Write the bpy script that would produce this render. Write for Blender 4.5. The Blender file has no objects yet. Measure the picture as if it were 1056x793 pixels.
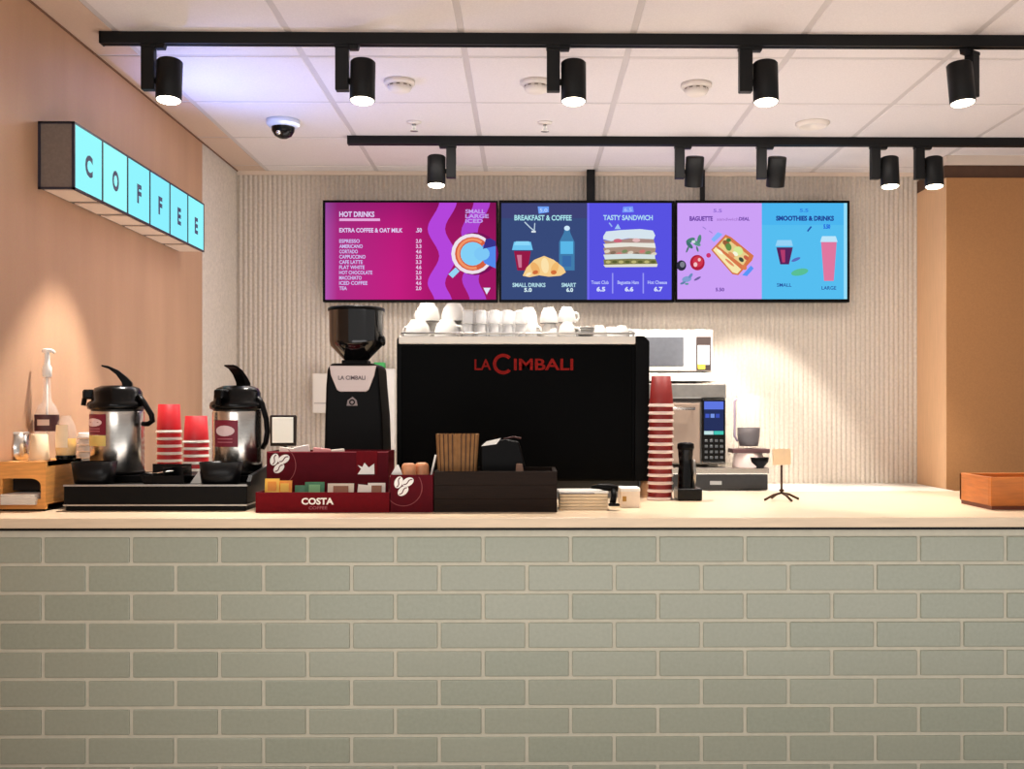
import bpy, bmesh, math, random
from mathutils import Matrix, Vector
random.seed(7)
PI = math.pi
sc = bpy.context.scene
COL = sc.collection

# ------------------------------------------------------------------ camera
F, VPX, VPY, YAW, CAMZ = 1110.0, 545.0, 423.0, 0.0123, 1.305
CX = VPX + F * math.tan(YAW)
cam_d = bpy.data.cameras.new('camera')
cam = bpy.data.objects.new('camera', cam_d)
COL.objects.link(cam)
cam.location = (0, 0, CAMZ)
cam.rotation_euler = (PI / 2, 0, -YAW)
cam_d.sensor_width = 36.0
cam_d.lens = F / 1056 * 36
cam_d.shift_x = -(CX - 528) / 1056
cam_d.shift_y = (VPY - 396.5) / 1056
cam_d.clip_start = 0.05
sc.camera = cam


def P(x, y, Y):
    """world point seen at photo pixel (x, y) on the vertical plane at depth Y"""
    rx = (x - CX) / F
    t = Y / (math.cos(YAW) - rx * math.sin(YAW))
    return Vector((t * (rx * math.cos(YAW) + math.sin(YAW)), Y, CAMZ + t * (VPY - y) / F))


def PX(x, Y): return P(x, 400, Y).x
def PZ(y, Y, x=545): return P(x, y, Y).z


# ------------------------------------------------------------------ materials
def lin(c):
    out = []
    for v in c[:3]:
        v = v / 255.0
        out.append(v / 12.92 if v <= 0.04045 else ((v + 0.055) / 1.055) ** 2.4)
    return (*out, 1.0)


MATS = {}


def mat(name, rgb, rough=0.5, metal=0.0, noise=0.0, nscale=40, bump=0.0, emit=None, estr=0.0, trans=0.0,
        coat=0.0, stretch=(1, 1, 1), ior=1.45, spec=None):
    if name in MATS: return MATS[name]
    m = bpy.data.materials.new(name)
    m.use_nodes = True
    nt = m.node_tree
    b = nt.nodes['Principled BSDF']
    b.inputs['Base Color'].default_value = lin(rgb)
    b.inputs['Roughness'].default_value = rough
    b.inputs['Metallic'].default_value = metal
    b.inputs['IOR'].default_value = ior
    if spec is not None: b.inputs['Specular IOR Level'].default_value = spec
    if trans: b.inputs['Transmission Weight'].default_value = trans
    if coat: b.inputs['Coat Weight'].default_value = coat
    if emit:
        b.inputs['Emission Color'].default_value = lin(emit)
        b.inputs['Emission Strength'].default_value = estr
    tc = nt.nodes.new('ShaderNodeTexCoord')
    mp = nt.nodes.new('ShaderNodeMapping')
    mp.inputs['Scale'].default_value = stretch
    nt.links.new(tc.outputs['Object'], mp.inputs['Vector'])
    n = nt.nodes.new('ShaderNodeTexNoise')
    n.inputs['Scale'].default_value = nscale
    n.inputs['Detail'].default_value = 4
    nt.links.new(mp.outputs['Vector'], n.inputs['Vector'])
    if noise:
        mx = nt.nodes.new('ShaderNodeMix'); mx.data_type = 'RGBA'
        d = [max(0, v * (1 - noise)) for v in rgb]; l = [min(255, v * (1 + noise)) for v in rgb]
        mx.inputs[6].default_value = lin(d); mx.inputs[7].default_value = lin(l)
        nt.links.new(n.outputs['Fac'], mx.inputs[0])
        nt.links.new(mx.outputs[2], b.inputs['Base Color'])
    if bump:
        bp = nt.nodes.new('ShaderNodeBump')
        bp.inputs['Strength'].default_value = bump
        bp.inputs['Distance'].default_value = 0.004
        nt.links.new(n.outputs['Fac'], bp.inputs['Height'])
        nt.links.new(bp.outputs['Normal'], b.inputs['Normal'])
    MATS[name] = m
    return m


def emat(rgb, s=1.0):
    """lit display colour"""
    key = 'display_%d_%d_%d_%d' % (*[int(v) for v in rgb], int(s * 100))
    if key in MATS: return MATS[key]
    m = bpy.data.materials.new(key); m.use_nodes = True
    nt = m.node_tree; nt.nodes.clear()
    o = nt.nodes.new('ShaderNodeOutputMaterial'); e = nt.nodes.new('ShaderNodeEmission')
    e.inputs['Color'].default_value = lin(rgb); e.inputs['Strength'].default_value = s
    nt.links.new(e.outputs[0], o.inputs[0])
    MATS[key] = m
    return m


def gradmat(name, stops, axis='X', stops2=None):
    """display colour running across the panel (generated coordinates of the panel)"""
    m = bpy.data.materials.new(name); m.use_nodes = True
    nt = m.node_tree; nt.nodes.clear()
    o = nt.nodes.new('ShaderNodeOutputMaterial'); e = nt.nodes.new('ShaderNodeEmission')
    tc = nt.nodes.new('ShaderNodeTexCoord'); sp = nt.nodes.new('ShaderNodeSeparateXYZ')
    nt.links.new(tc.outputs['Generated'], sp.inputs[0])

    def ramp(st, ax):
        r = nt.nodes.new('ShaderNodeValToRGB')
        r.color_ramp.elements[0].position, r.color_ramp.elements[0].color = st[0][0], lin(st[0][1])
        r.color_ramp.elements[1].position, r.color_ramp.elements[1].color = st[-1][0], lin(st[-1][1])
        for p_, c_ in st[1:-1]:
            el = r.color_ramp.elements.new(p_); el.color = lin(c_)
        nt.links.new(sp.outputs[ax], r.inputs[0])
        return r.outputs[0]
    c = ramp(stops, axis)
    if stops2:
        mx = nt.nodes.new('ShaderNodeMix'); mx.data_type = 'RGBA'; mx.blend_type = 'MULTIPLY'
        mx.inputs[0].default_value = 1
        nt.links.new(c, mx.inputs[6]); nt.links.new(ramp(stops2, 'Z'), mx.inputs[7])
        c = mx.outputs[2]
    nt.links.new(c, e.inputs['Color']); nt.links.new(e.outputs[0], o.inputs[0])
    MATS[name] = m
    return m


# ------------------------------------------------------------------ mesh builder
FONT_CACHE = {}


class MB:
    def __init__(s):
        s.v, s.f, s.m, s.sm, s.mats = [], [], [], [], []

    def mi(s, m):
        if m not in s.mats: s.mats.append(m)
        return s.mats.index(m)

    def add(s, verts, faces, m, smooth=False, M=None):
        o = len(s.v); k = s.mi(m)
        for v in verts:
            v = Vector(v)
            s.v.append(M @ v if M is not None else v)
        for f in faces:
            s.f.append([o + i for i in f]); s.m.append(k); s.sm.append(smooth)
        return s

    def frombm(s, bm, m, smooth=False, M=None):
        bm.verts.ensure_lookup_table()
        bm.verts.index_update()
        s.add([v.co.copy() for v in bm.verts], [[v.index for v in f.verts] for f in bm.faces], m, smooth, M)
        bm.free()
        return s

    def box(s, x0, x1, y0, y1, z0, z1, m, bev=0.0, seg=2, M=None):
        bm = bmesh.new()
        bmesh.ops.create_cube(bm, size=1)
        for v in bm.verts:
            v.co = Vector(((x0 + x1) / 2 + v.co.x * (x1 - x0), (y0 + y1) / 2 + v.co.y * (y1 - y0), (z0 + z1) / 2 + v.co.z * (z1 - z0)))
        if bev: bmesh.ops.bevel(bm, geom=bm.edges[:], offset=bev, segments=seg, affect='EDGES', profile=0.5)
        return s.frombm(bm, m, False, M)

    def lathe(s, prof, m, c=(0, 0, 0), seg=32, M=None, smooth=True, a0=0, a1=2 * PI):
        full = abs(a1 - a0 - 2 * PI) < 1e-6
        n = seg if full else seg + 1
        vs = []
        for r, z in prof:
            for i in range(n):
                a = a0 + (a1 - a0) * i / seg
                vs.append((c[0] + r * math.cos(a), c[1] + r * math.sin(a), c[2] + z))
        fs = []
        for j in range(len(prof) - 1):
            for i in range(seg):
                i2 = (i + 1) % n if full else i + 1
                fs.append((j * n + i, j * n + i2, (j + 1) * n + i2, (j + 1) * n + i))
        return s.add(vs, fs, m, smooth, M)

    def tube(s, pts, r, m, seg=10, M=None, flat=1.0, caps=True):
        pts = [Vector(p) for p in pts]
        rs = r if isinstance(r, (list, tuple)) else [r] * len(pts)
        vs, fs = [], []
        up = None
        for i, p in enumerate(pts):
            t = (pts[min(i + 1, len(pts) - 1)] - pts[max(i - 1, 0)]).normalized()
            if up is None:
                up = Vector((0, 1, 0)) if abs(t.y) < 0.9 else Vector((1, 0, 0))
            a = t.cross(up).normalized(); up = a.cross(t).normalized()
            for k in range(seg):
                th = 2 * PI * k / seg
                vs.append(p + a * math.cos(th) * rs[i] + up * math.sin(th) * rs[i] * flat)
        for i in range(len(pts) - 1):
            for k in range(seg):
                k2 = (k + 1) % seg
                fs.append((i * seg + k, i * seg + k2, (i + 1) * seg + k2, (i + 1) * seg + k))
        if caps:
            fs.append(tuple(range(seg))[::-1]); fs.append(tuple((len(pts) - 1) * seg + k for k in range(seg)))
        return s.add(vs, fs, m, True, M)

    def prism(s, poly, y0, y1, m, holes=(), M=None, bev=0.0):
        """polygon in (x, z), extruded along y from y0 to y1; may have holes"""
        if not holes:
            bm = bmesh.new()
            a = [bm.verts.new((p[0], y0, p[1])) for p in poly]
            b = [bm.verts.new((p[0], y1, p[1])) for p in poly]
            n = len(poly)
            bm.faces.new(a); bm.faces.new(b[::-1])
            for i in range(n): bm.faces.new((a[(i + 1) % n], a[i], b[i], b[(i + 1) % n]))
            bmesh.ops.recalc_face_normals(bm, faces=bm.faces[:])
            if bev:
                bmesh.ops.bevel(bm, geom=bm.edges[:], offset=bev, segments=2, affect='EDGES', profile=0.5)
            return s.frombm(bm, m, False, M)
        cu = bpy.data.curves.new('tmp', 'CURVE'); cu.dimensions = '2D'; cu.fill_mode = 'BOTH'
        cu.extrude = abs(y1 - y0) / 2
        for pl in [poly, *holes]:
            sp = cu.splines.new('POLY'); sp.points.add(len(pl) - 1); sp.use_cyclic_u = True
            for i, p in enumerate(pl): sp.points[i].co = (p[0], p[1], 0, 1)
        R = Matrix.Translation((0, (y0 + y1) / 2, 0)) @ Matrix.Rotation(PI / 2, 4, 'X')
        return s.fromcurve(cu, m, (M @ R) if M is not None else R)

    def fromcurve(s, cu, m, M):
        ob = bpy.data.objects.new('tmp', cu); COL.objects.link(ob)
        dg = bpy.context.evaluated_depsgraph_get()
        me = bpy.data.meshes.new_from_object(ob.evaluated_get(dg))
        s.add([v.co.copy() for v in me.vertices], [list(p.vertices) for p in me.polygons], m, False, M)
        bpy.data.objects.remove(ob); bpy.data.curves.remove(cu); bpy.data.meshes.remove(me)
        return s

    def text(s, txt, m, x, y, z, h, width=None, M=None, bold=0.0, ext=0.0004, face='-Y', align='CENTER'):
        """letters facing -Y (or +X), capital height h, optional total width"""
        cu = bpy.data.curves.new('tmp', 'FONT')
        cu.body = txt; cu.align_x = 'LEFT'; cu.align_y = 'BOTTOM_BASELINE'
        cu.size = 1.0; cu.extrude = 0.0; cu.offset = bold; cu.resolution_u = 3
        ob = bpy.data.objects.new('tmp', cu); COL.objects.link(ob)
        dg = bpy.context.evaluated_depsgraph_get()
        me = bpy.data.meshes.new_from_object(ob.evaluated_get(dg))
        xs = [v.co.x for v in me.vertices]; ys = [v.co.y for v in me.vertices]
        if xs:
            w = max(xs) - min(xs)
            k = h / 0.70
            kx = width / w if width else k
            off = {'CENTER': -(max(xs) + min(xs)) / 2, 'LEFT': -min(xs)}[align]
            if face == '-Y':
                vs = [(x + (v.co.x + off) * kx, y, z + v.co.y * k) for v in me.vertices]
            else:
                vs = [(x, y + (v.co.x + off) * kx, z + v.co.y * k) for v in me.vertices]
            s.add(vs, [list(p.vertices) for p in me.polygons], m, False, M)
        bpy.data.objects.remove(ob); bpy.data.curves.remove(cu); bpy.data.meshes.remove(me)
        return s

    # flat artwork facing -Y
    def flat(s, pts, y, m): return s.add([(p[0], y, p[1]) for p in pts], [list(range(len(pts)))], m)

    def ell(s, cx, cz, rx, rz, y, m, rot=0.0, n=20, a0=0.0, a1=2 * PI):
        c, sn = math.cos(rot), math.sin(rot)
        pts = []
        for i in range(n):
            a = a0 + (a1 - a0) * i / (n if abs(a1 - a0 - 2 * PI) < 1e-6 else n - 1)
            u, v = rx * math.cos(a), rz * math.sin(a)
            pts.append((cx + u * c - v * sn, cz + u * sn + v * c))
        return s.flat(pts, y, m)

    def ring(s, cx, cz, r0, r1, y, m, a0=0.0, a1=2 * PI, n=32):
        vs, fs = [], []
        for i in range(n + 1):
            a = a0 + (a1 - a0) * i / n
            vs += [(cx + r0 * math.cos(a), y, cz + r0 * math.sin(a)), (cx + r1 * math.cos(a), y, cz + r1 * math.sin(a))]
        for i in range(n): fs.append((2 * i, 2 * i + 1, 2 * i + 3, 2 * i + 2))
        return s.add(vs, fs, m)

    def strip(s, pts, w, y, m):
        """thick flat line through (x, z) points"""
        vs, fs = [], []
        for i, p in enumerate(pts):
            q0, q1 = pts[max(i - 1, 0)], pts[min(i + 1, len(pts) - 1)]
            dx, dz = q1[0] - q0[0], q1[1] - q0[1]
            L = math.hypot(dx, dz) or 1
            nx, nz = -dz / L * w / 2, dx / L * w / 2
            vs += [(p[0] + nx, y, p[1] + nz), (p[0] - nx, y, p[1] - nz)]
        for i in range(len(pts) - 1): fs.append((2 * i, 2 * i + 1, 2 * i + 3, 2 * i + 2))
        return s.add(vs, fs, m)

    def build(s, name, parent=None, loc=(0, 0, 0), rot=None, fixn=True):
        me = bpy.data.meshes.new(name)
        me.from_pydata([tuple(v) for v in s.v], [], s.f)
        for m in s.mats: me.materials.append(m)
        for i, p in enumerate(me.polygons):
            p.material_index = s.m[i]; p.use_smooth = s.sm[i]
        me.update()
        o = bpy.data.objects.new(name, me); COL.objects.link(o)
        o.location = loc
        if rot: o.rotation_euler = rot
        if parent: o.parent = parent
        return o


def tag(o, label=None, cat=None, group=None, kind=None):
    if label: o['label'] = label
    if cat: o['category'] = cat
    if group: o['group'] = group
    if kind: o['kind'] = kind
    return o


def thing(name, label, cat, loc=(0, 0, 0), rotz=0.0, group=None):
    o = bpy.data.objects.new(name, None); COL.objects.link(o)
    o.empty_display_size = 0.05
    o.location = loc; o.rotation_euler = (0, 0, rotz)
    return tag(o, label, cat, group)


def dup(root, loc, rotz=0.0, label=None, group=None):
    r = root.copy(); COL.objects.link(r); r.location = loc; r.rotation_euler = (0, 0, rotz)
    if label: r['label'] = label
    if group: r['group'] = group
    for ch in list(root.children):
        c = ch.copy(); COL.objects.link(c); c.parent = r
        for g in list(ch.children):
            d = g.copy(); COL.objects.link(d); d.parent = c
    return r


# ------------------------------------------------------------------ common materials
BLACK = mat('black_plastic', (5, 4, 4), 0.4, noise=0.08, spec=.12)
MATTE = mat('black_matte_metal', (11, 11, 11), 0.5, noise=0.1, spec=.3)
GLOSS = mat('glossy_black', (6, 6, 6), 0.22, spec=.28)
STEEL = mat('brushed_steel', (205, 200, 192), 0.24, 1.0, noise=0.08, nscale=30, stretch=(1, 1, 12))
STEELD = mat('dull_steel', (150, 147, 142), 0.38, 0.9, noise=0.1, nscale=25, stretch=(1, 8, 1))
SILVER = mat('silver_trim', (190, 188, 184), 0.3, 0.8)
WHITE = mat('white_ceramic', (235, 232, 226), 0.22, noise=0.02)
WPLAS = mat('white_plastic', (232, 229, 223), 0.4, noise=0.02)
PAPER = mat('white_paper', (236, 232, 224), 0.75, noise=0.04)
CREAM = mat('cream_card', (238, 214, 178), 0.7, noise=0.05)
GLASS = mat('clear_glass', (244, 244, 242), 0.04)
GLASS.node_tree.nodes['Principled BSDF'].inputs['Alpha'].default_value = .2
BURG = mat('burgundy_card', (100, 4, 16), 0.6, spec=.12, noise=0.1, nscale=60)
BURGD = mat('dark_burgundy_card', (82, 5, 19), 0.6, spec=.12, noise=0.1)
RED = mat('red_paper_cup', (196, 30, 40), 0.45, noise=0.05)
REDB = mat('red_brown_paper_cup', (124, 26, 22), 0.5, noise=0.08)
LABELW = mat('print_white', (240, 238, 232), 0.6)
LABELR = mat('print_red', (150, 40, 40), 0.5)
KRAFT = mat('kraft_card', (140, 92, 52), 0.75, noise=0.2, nscale=80, stretch=(1, 1, 0.1))
DARKWOOD = mat('dark_stained_wood', (30, 20, 14), 0.6, spec=.15, noise=0.35, nscale=14, stretch=(1.2, 1, 14), bump=0.3)
OAK = mat('light_oak_wood', (214, 150, 80), 0.45, noise=0.16, nscale=10, stretch=(1.5, 1.5, 12), bump=0.1)
ORWOOD = mat('orange_brown_wood', (186, 108, 42), 0.4, noise=0.2, nscale=10, stretch=(1, 1, 9))
TABLETOP = mat('pale_wood_worktop', (232, 208, 176), 0.32, noise=0.07, nscale=9, stretch=(1, 10, 10), bump=0.03)
TABLEEDGE = mat('pale_wood_edge', (222, 192, 152), 0.45, noise=0.12, nscale=7, stretch=(1, 10, 16))


# ------------------------------------------------------------------ the room
WX, BY, CZ = -1.60, 5.95, 2.62

# floor
mb = MB()
mb.add([(-1.6, -2, 0), (5, -2, 0), (5, BY, 0), (-1.6, BY, 0)], [(0, 1, 2, 3)],
       mat('floor_tiles', (150, 140, 128), 0.5, noise=0.12, nscale=4))
tag(mb.build('floor'), kind='structure')

# ceiling: mineral tiles in a white T-grid
CT = mat('ceiling_tile', (224, 216, 214), 0.7, noise=0.05, nscale=180, bump=0.12)
CTB = mat('ceiling_margin_bounce_tint', (206, 180, 160), 0.7, noise=0.03, nscale=120)  # beige tint carries the light bounced off the wooden wall
CG = mat('ceiling_grid_bar', (200, 192, 189), 0.5, noise=0.02)
mb = MB()
gx = [-1.435 + 0.6 * k for k in range(-0, 11)]
gy = [4.01 + 0.6 * k for k in range(-10, 4)]
xs = [WX] + gx
xs.append(5.0)
ys = [-2.0] + gy + [BY]
for i in range(len(xs) - 1):
    for j in range(len(ys) - 1):
        a, b, c, d = xs[i] + .0095, xs[i + 1] - .0095, ys[j] + .0095, ys[j + 1] - .0095
        if b - a < .02 or d - c < .02: continue
        if i == 0: a = WX
        mb.box(a, b, c, d, CZ, CZ + .02, CTB if i == 0 else CT, 0.004 if i else 0, 1)
for x in gx: mb.box(x - .0121, x + .0121, -2, BY, CZ + .002, CZ + .012, CG)
for y in gy: mb.box(WX, 5, y - .0121, y + .0121, CZ + .0025, CZ + .0125, CG)
mb.box(WX, 5, -2, BY, CZ + .02, CZ + .05, CG)
tag(mb.build('ceiling'), kind='structure')

mb = MB(); mb.box(WX, WX + .005, 1.5, BY - .02, CZ - .006, CZ, mat('ceiling_shadow_brown', (120, 84, 62), .7))  # brown strip painted in for the shadow line at the wall
tag(mb.build('shadow_line'), kind='structure')
# left wall: plywood, then the ribbed finish in the far corner
PLY = bpy.data.materials.new('plywood_panel'); PLY.use_nodes = True
nt = PLY.node_tree; b = nt.nodes['Principled BSDF']; b.inputs['Roughness'].default_value = 0.5
tc = nt.nodes.new('ShaderNodeTexCoord'); mp = nt.nodes.new('ShaderNodeMapping')
mp.inputs['Scale'].default_value = (1, 2.2, 0.35)
n1 = nt.nodes.new('ShaderNodeTexNoise'); n1.inputs['Scale'].default_value = 3; n1.inputs['Detail'].default_value = 6
n2 = nt.nodes.new('ShaderNodeTexNoise'); n2.inputs['Scale'].default_value = 160
rp = nt.nodes.new('ShaderNodeValToRGB')
rp.color_ramp.elements[0].position, rp.color_ramp.elements[0].color = 0.3, lin((182, 143, 113))
rp.color_ramp.elements[1].position, rp.color_ramp.elements[1].color = 0.7, lin((194, 153, 122))
mx = nt.nodes.new('ShaderNodeMix'); mx.data_type = 'RGBA'; mx.blend_type = 'OVERLAY'; mx.inputs[0].default_value = 0.10
nt.links.new(tc.outputs['Object'], mp.inputs[0]); nt.links.new(mp.outputs[0], n1.inputs['Vector'])
nt.links.new(tc.outputs['Object'], n2.inputs['Vector'])
nt.links.new(n1.outputs['Fac'], rp.inputs[0]); nt.links.new(rp.outputs[0], mx.inputs[6]); nt.links.new(n2.outputs['Color'], mx.inputs[7])
nt.links.new(mx.outputs[2], b.inputs['Base Color'])
mb = MB()
mb.box(WX - .1, WX, 1.5, 5.30, 0, CZ, PLY)
tag(mb.build('wall_left'), kind='structure')

RIB = mat('ribbed_wall_plaster', (208, 197, 183), 0.75, noise=0.10, nscale=70, bump=0.5)
RIBD = mat('ribbed_wall_groove', (150, 140, 128), 0.8, noise=0.1)


def ribbed(a0, a1, pitch, fn, z0, z1, amp, phase=0):
    """vertical half-round ribs as real geometry; fn maps (along, out, z) to a point"""
    mb = MB(); n = int((a1 - a0) / pitch)
    pts = []
    for i in range(n):
        for k in range(6):
            t = k / 6
            pts.append((a0 + (i + t) * pitch, amp * abs(math.sin(PI * t)) ** 0.7))
    pts.append((a1, 0))
    nz = 40
    rnd = random.Random(3)
    jit = [rnd.uniform(-.12, .12) * pitch for _ in range(len(pts))]
    vs = []
    for j in range(nz + 1):
        z = z0 + (z1 - z0) * j / nz
        for a, o in pts:
            vs.append(fn(a, o * (0.85 + 0.3 * ((math.sin(a * 131.7 + j * 2.9) + 1) / 2)), z))
    m = len(pts)
    fs = [(j * m + i, j * m + i + 1, (j + 1) * m + i + 1, (j + 1) * m + i) for j in range(nz) for i in range(m - 1)]
    mb.add(vs, fs, RIB, True)
    return mb


mb = ribbed(5.30, BY, .024, lambda a, o, z: (WX - .012 + o, a, z), 0, CZ, .006)
mb.box(WX - .1, WX - .012, 5.30, BY, 0, CZ, RIB)
tag(mb.build('wall_left_ribbed'), kind='structure')
mb = ribbed(WX, 5.0, .0265, lambda a, o, z: (a, BY - o, z), 0, CZ, .010)
mb.box(WX - .1, 5, BY, BY + .1, 0, CZ, RIB)
tag(mb.build('wall_back'), kind='structure')
mb = MB(); mb.box(WX, 2.15, BY - .02, BY - .0105, CZ - .022, CZ, mat('cornice_paint', (226, 208, 190), 0.6))
tag(mb.build('trim_1'), kind='structure')

# wood-panelled block at the right end of the back wall
COLX = PX(945, 5.95); COLY = 5.53
WARM = mat('warm_wood_panel', (176, 124, 76), 0.5, noise=0.06, nscale=120, bump=0.02)
PALEW = mat('pale_wood_edge_panel', (222, 178, 136), 0.5, noise=0.05, nscale=20, stretch=(4, 4, .4))
mb = MB()
mb.box(COLX + .004, 5, COLY, BY, 0, 2.505, WARM)
mb.box(COLX, COLX + .004, COLY, BY - .011, 0, 2.505, PALEW)
mb.box(COLX + .004, 5, COLY - .004, BY, 2.572, CZ, mat('bulkhead_paint', (222, 204, 188), 0.6))
mb.box(COLX, 5, COLY + .012, BY, 2.505, 2.572, mat('shadow_gap_brown', (86, 58, 40), 0.7, noise=.1))
tag(mb.build('wall_right'), kind='structure')

# ------------------------------------------------------------------ front counter
CFY = 3.08
TILE = mat('sage_glazed_tile', (163, 166, 148), 0.28, noise=0.05, nscale=90, bump=0.06)
TILE2 = mat('sage_glazed_tile_pale', (166, 169, 151), 0.28, noise=0.05, nscale=90, bump=0.06)
TILE3 = mat('sage_glazed_tile_deep', (160, 164, 146), 0.30, noise=0.06, nscale=90, bump=0.06)
GROUT = mat('cream_grout', (208, 202, 182), 0.8, noise=0.05)
counter = thing('service_counter', 'long service counter faced with sage green brick tiles under a pale wood worktop', 'counter', (0, CFY, 0))
mb = MB()
x_l, x_r = WX + .002, 2.6
mb.box(x_l, x_r, .006, .9, 0.0, .968, GROUT)
pit, rowp, gr = .2505, .0818, .0105
ztop = PZ(552, CFY) ; x_ref = PX(89.5, CFY)
for r in range(-1, 12):
    z1 = ztop - r * rowp - gr / 2; z0 = z1 - rowp + gr
    if r == -1: z1 = min(z1, .962)
    if z1 - z0 < .01 or z0 < 0.02: continue
    off = x_ref + (0 if r % 2 else -pit / 2)
    k0 = int((x_l - off) / pit) - 1
    for k in range(k0, 40):
        a, c = off + k * pit + gr / 2, off + (k + 1) * pit - gr / 2
        a, c = max(a, x_l), min(c, x_r)
        if c - a < .02: continue
        mb.box(a, c, random.uniform(-.0008, .0008), .008, z0, z1, random.choice([TILE, TILE, TILE2, TILE3]), .0022, 2)
mb.build('tile_front', counter)
mb = MB(); mb.box(x_l, x_r, -.003, .004, .962, .971, MATTE); mb.build('edge_trim', counter)
mb = MB()
mb.box(x_l, x_r, -.028, .97, .9715, 1.0, TABLETOP, .0025, 2)
mb.build('worktop', counter)

# ------------------------------------------------------------------ back counter
bc = thing('back_counter', 'white back counter along the ribbed wall carrying the steel oven', 'counter', (0, 5.33, 0))
mb = MB(); mb.box(x_l, COLX - .01, 0, .60, .86, .90, mat('white_laminate', (232, 226, 216), 0.35, noise=.02), .003); mb.build('worktop', bc)
mb = MB(); mb.box(x_l, COLX - .01, .03, .60, .0, .86, WPLAS); mb.build('cabinet_body', bc)

# ------------------------------------------------------------------ track lights
LENS = mat('lit_lamp_lens', (255, 245, 225), 0.4, emit=(255, 240, 214), estr=9.0)


def track(name, label, x0, x1, Y):
    t = thing(name, label, 'lighting track', (x0, Y, CZ), group=None)
    mb = MB(); L = x1 - x0
    w, h = .018, .040
    mb.prism([(-w, 0), (w, 0), (w, -h), (.006, -h), (.006, -h + .012), (-.006, -h + .012), (-.006, -h), (-w, -h)], 0, L, MATTE,
             M=Matrix.Rotation(-PI / 2, 4, 'Z'))
    mb.build('rail', t)
    mb = MB(); mb.box(-.006, 0, -w - .002, w + .002, -h - .001, 0, BLACK); mb.build('end_cap', t)
    return t


T1Y, T2Y = 3.77, 5.18
track('lighting_track', 'nearer black ceiling track running the full width above the counter', PX(106, T1Y), 3.2, T1Y)
track('lighting_track', 'farther black ceiling track ending above the menu screens', PX(360, T2Y), 3.6, T2Y)


def make_spot(side, tilt):
    """side -1: arm left of the can; local origin at the track underside, can at x=0"""
    t = thing('track_spotlight', 'x', 'spotlight')
    ax = side * .071
    mb = MB()
    mb.box(ax - .025, ax + .025, -.018, .018, -.012, 0.0, MATTE, .002)
    mb.prism([(ax - side * .02, 0), (ax - side * .06, 0), (ax - side * .055, -.016), (ax - side * .025, -.016)], -.013, .013, MATTE)
    mb.build('track_adapter', t)
    mb = MB(); mb.box(ax - .023, ax + .023, -.017, .017, -.160, -.012, MATTE, .003); mb.build('arm', t)
    h = MB()
    prof = [(0, .072), (.040, .072), (.044, .068), (.044, -.068), (.041, -.070), (.041, -.060), (.0, -.060)]
    h.lathe(prof, MATTE, seg=32)
    h.tube([(0, 0, .0), (ax * .75, 0, .0)], .012, MATTE)
    ho = h.build('lamp_head', t, (0, 0, -.126), (tilt, 0, 0))
    l = MB(); l.lathe([(0.0, -.0615), (.0405, -.0615), (.0405, -.069), (.036, -.0735), (0, -.076)] if tilt < 0 else [(0, -.0605), (.0405, -.0605), (.038, -.063), (0, -.064)], LENS, seg=28)
    l.build('lens', t, (0, 0, -.126), (tilt, 0, 0))
    return t


HEADS = []
protos = {}
spots = [
    (174.5, T1Y, -1, -.10, True, 'first spotlight from the left on the nearer track, beside the wooden wall'),
    (374, T1Y, -1, -.10, True, 'second spotlight from the left on the nearer track, left of a smoke detector'),
    (591.5, T1Y, -1, -.10, True, 'third spotlight from the left on the nearer track, above the middle of the counter'),
    (789.5, T1Y, -1, -.10, True, 'fourth spotlight from the left on the nearer track, right of a smoke detector'),
    (991, T1Y, 1, -.10, True, 'rightmost spotlight on the nearer track with its arm on the right'),
    (450, T2Y, 1, -.10, True, 'leftmost spotlight on the farther track with its arm on the right'),
    (716, T2Y, -1, .36, False, 'second spotlight from the left on the farther track, tilted to the wall'),
    (800.5, T2Y, -1, .36, False, 'third spotlight from the left on the farther track, tilted to the wall'),
    (917.5, T2Y, -1, -.10, True, 'left one of the close pair of lit spotlights on the farther track'),
    (963, T2Y, -1, -.10, True, 'rightmost spotlight on the farther track, before the pale wood edge'),
]
for i, (px, Y, side, tilt, lit, lab) in enumerate(spots):
    key = (side, tilt)
    loc = (PX(px, Y), Y, CZ - .040)
    grp = 'spotlights on the nearer track' if Y == T1Y else 'spotlights on the farther track'
    if key not in protos:
        o = make_spot(side, tilt); protos[key] = o; o.location = loc
        o['label'] = lab; o['group'] = grp
    else:
        o = dup(protos[key], loc, .0, lab, grp)
    if px == 991: o.rotation_euler.z = .65
    HEADS.append((loc, tilt, Y))

# ------------------------------------------------------------------ ceiling fittings
CWHITE = mat('ceiling_fitting_white', (226, 216, 206), 0.5)
CGREY = mat('ceiling_fitting_shadow', (120, 104, 90), 0.6)


def smoke(px, py, lab):
    Y = F * (CZ - CAMZ) / (VPY - py)
    t = thing('smoke_detector', lab, 'smoke detector', (PX(px, Y), Y, CZ), group='ceiling smoke detectors')
    mb = MB(); mb.lathe([(0, 0), (.062, 0), (.062, -.012), (.056, -.018), (0, -.018)], CWHITE); mb.build('base', t)
    mb = MB()
    mb.lathe([(.046, -.018), (.046, -.024), (.050, -.026), (.042, -.040), (.026, -.047), (0, -.048)], CWHITE)
    mb.build('sensor_dome', t)
    mb = MB()
    for k in range(10):
        a = 2 * PI * k / 10
        mb.box(-.007, .007, -.0475, -.044, -.030, -.020, CGREY, M=Matrix.Rotation(a, 4, 'Z'))
    mb.build('vent_slot', t)
    return t


smoke(412, 84, 'white smoke detector on the ceiling just right of the second nearer spotlight')
smoke(553, 84, 'white smoke detector on the ceiling partly hidden behind the third nearer spotlight')
smoke(718, 86, 'white domed smoke detector on the ceiling left of the fourth nearer spotlight')


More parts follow.
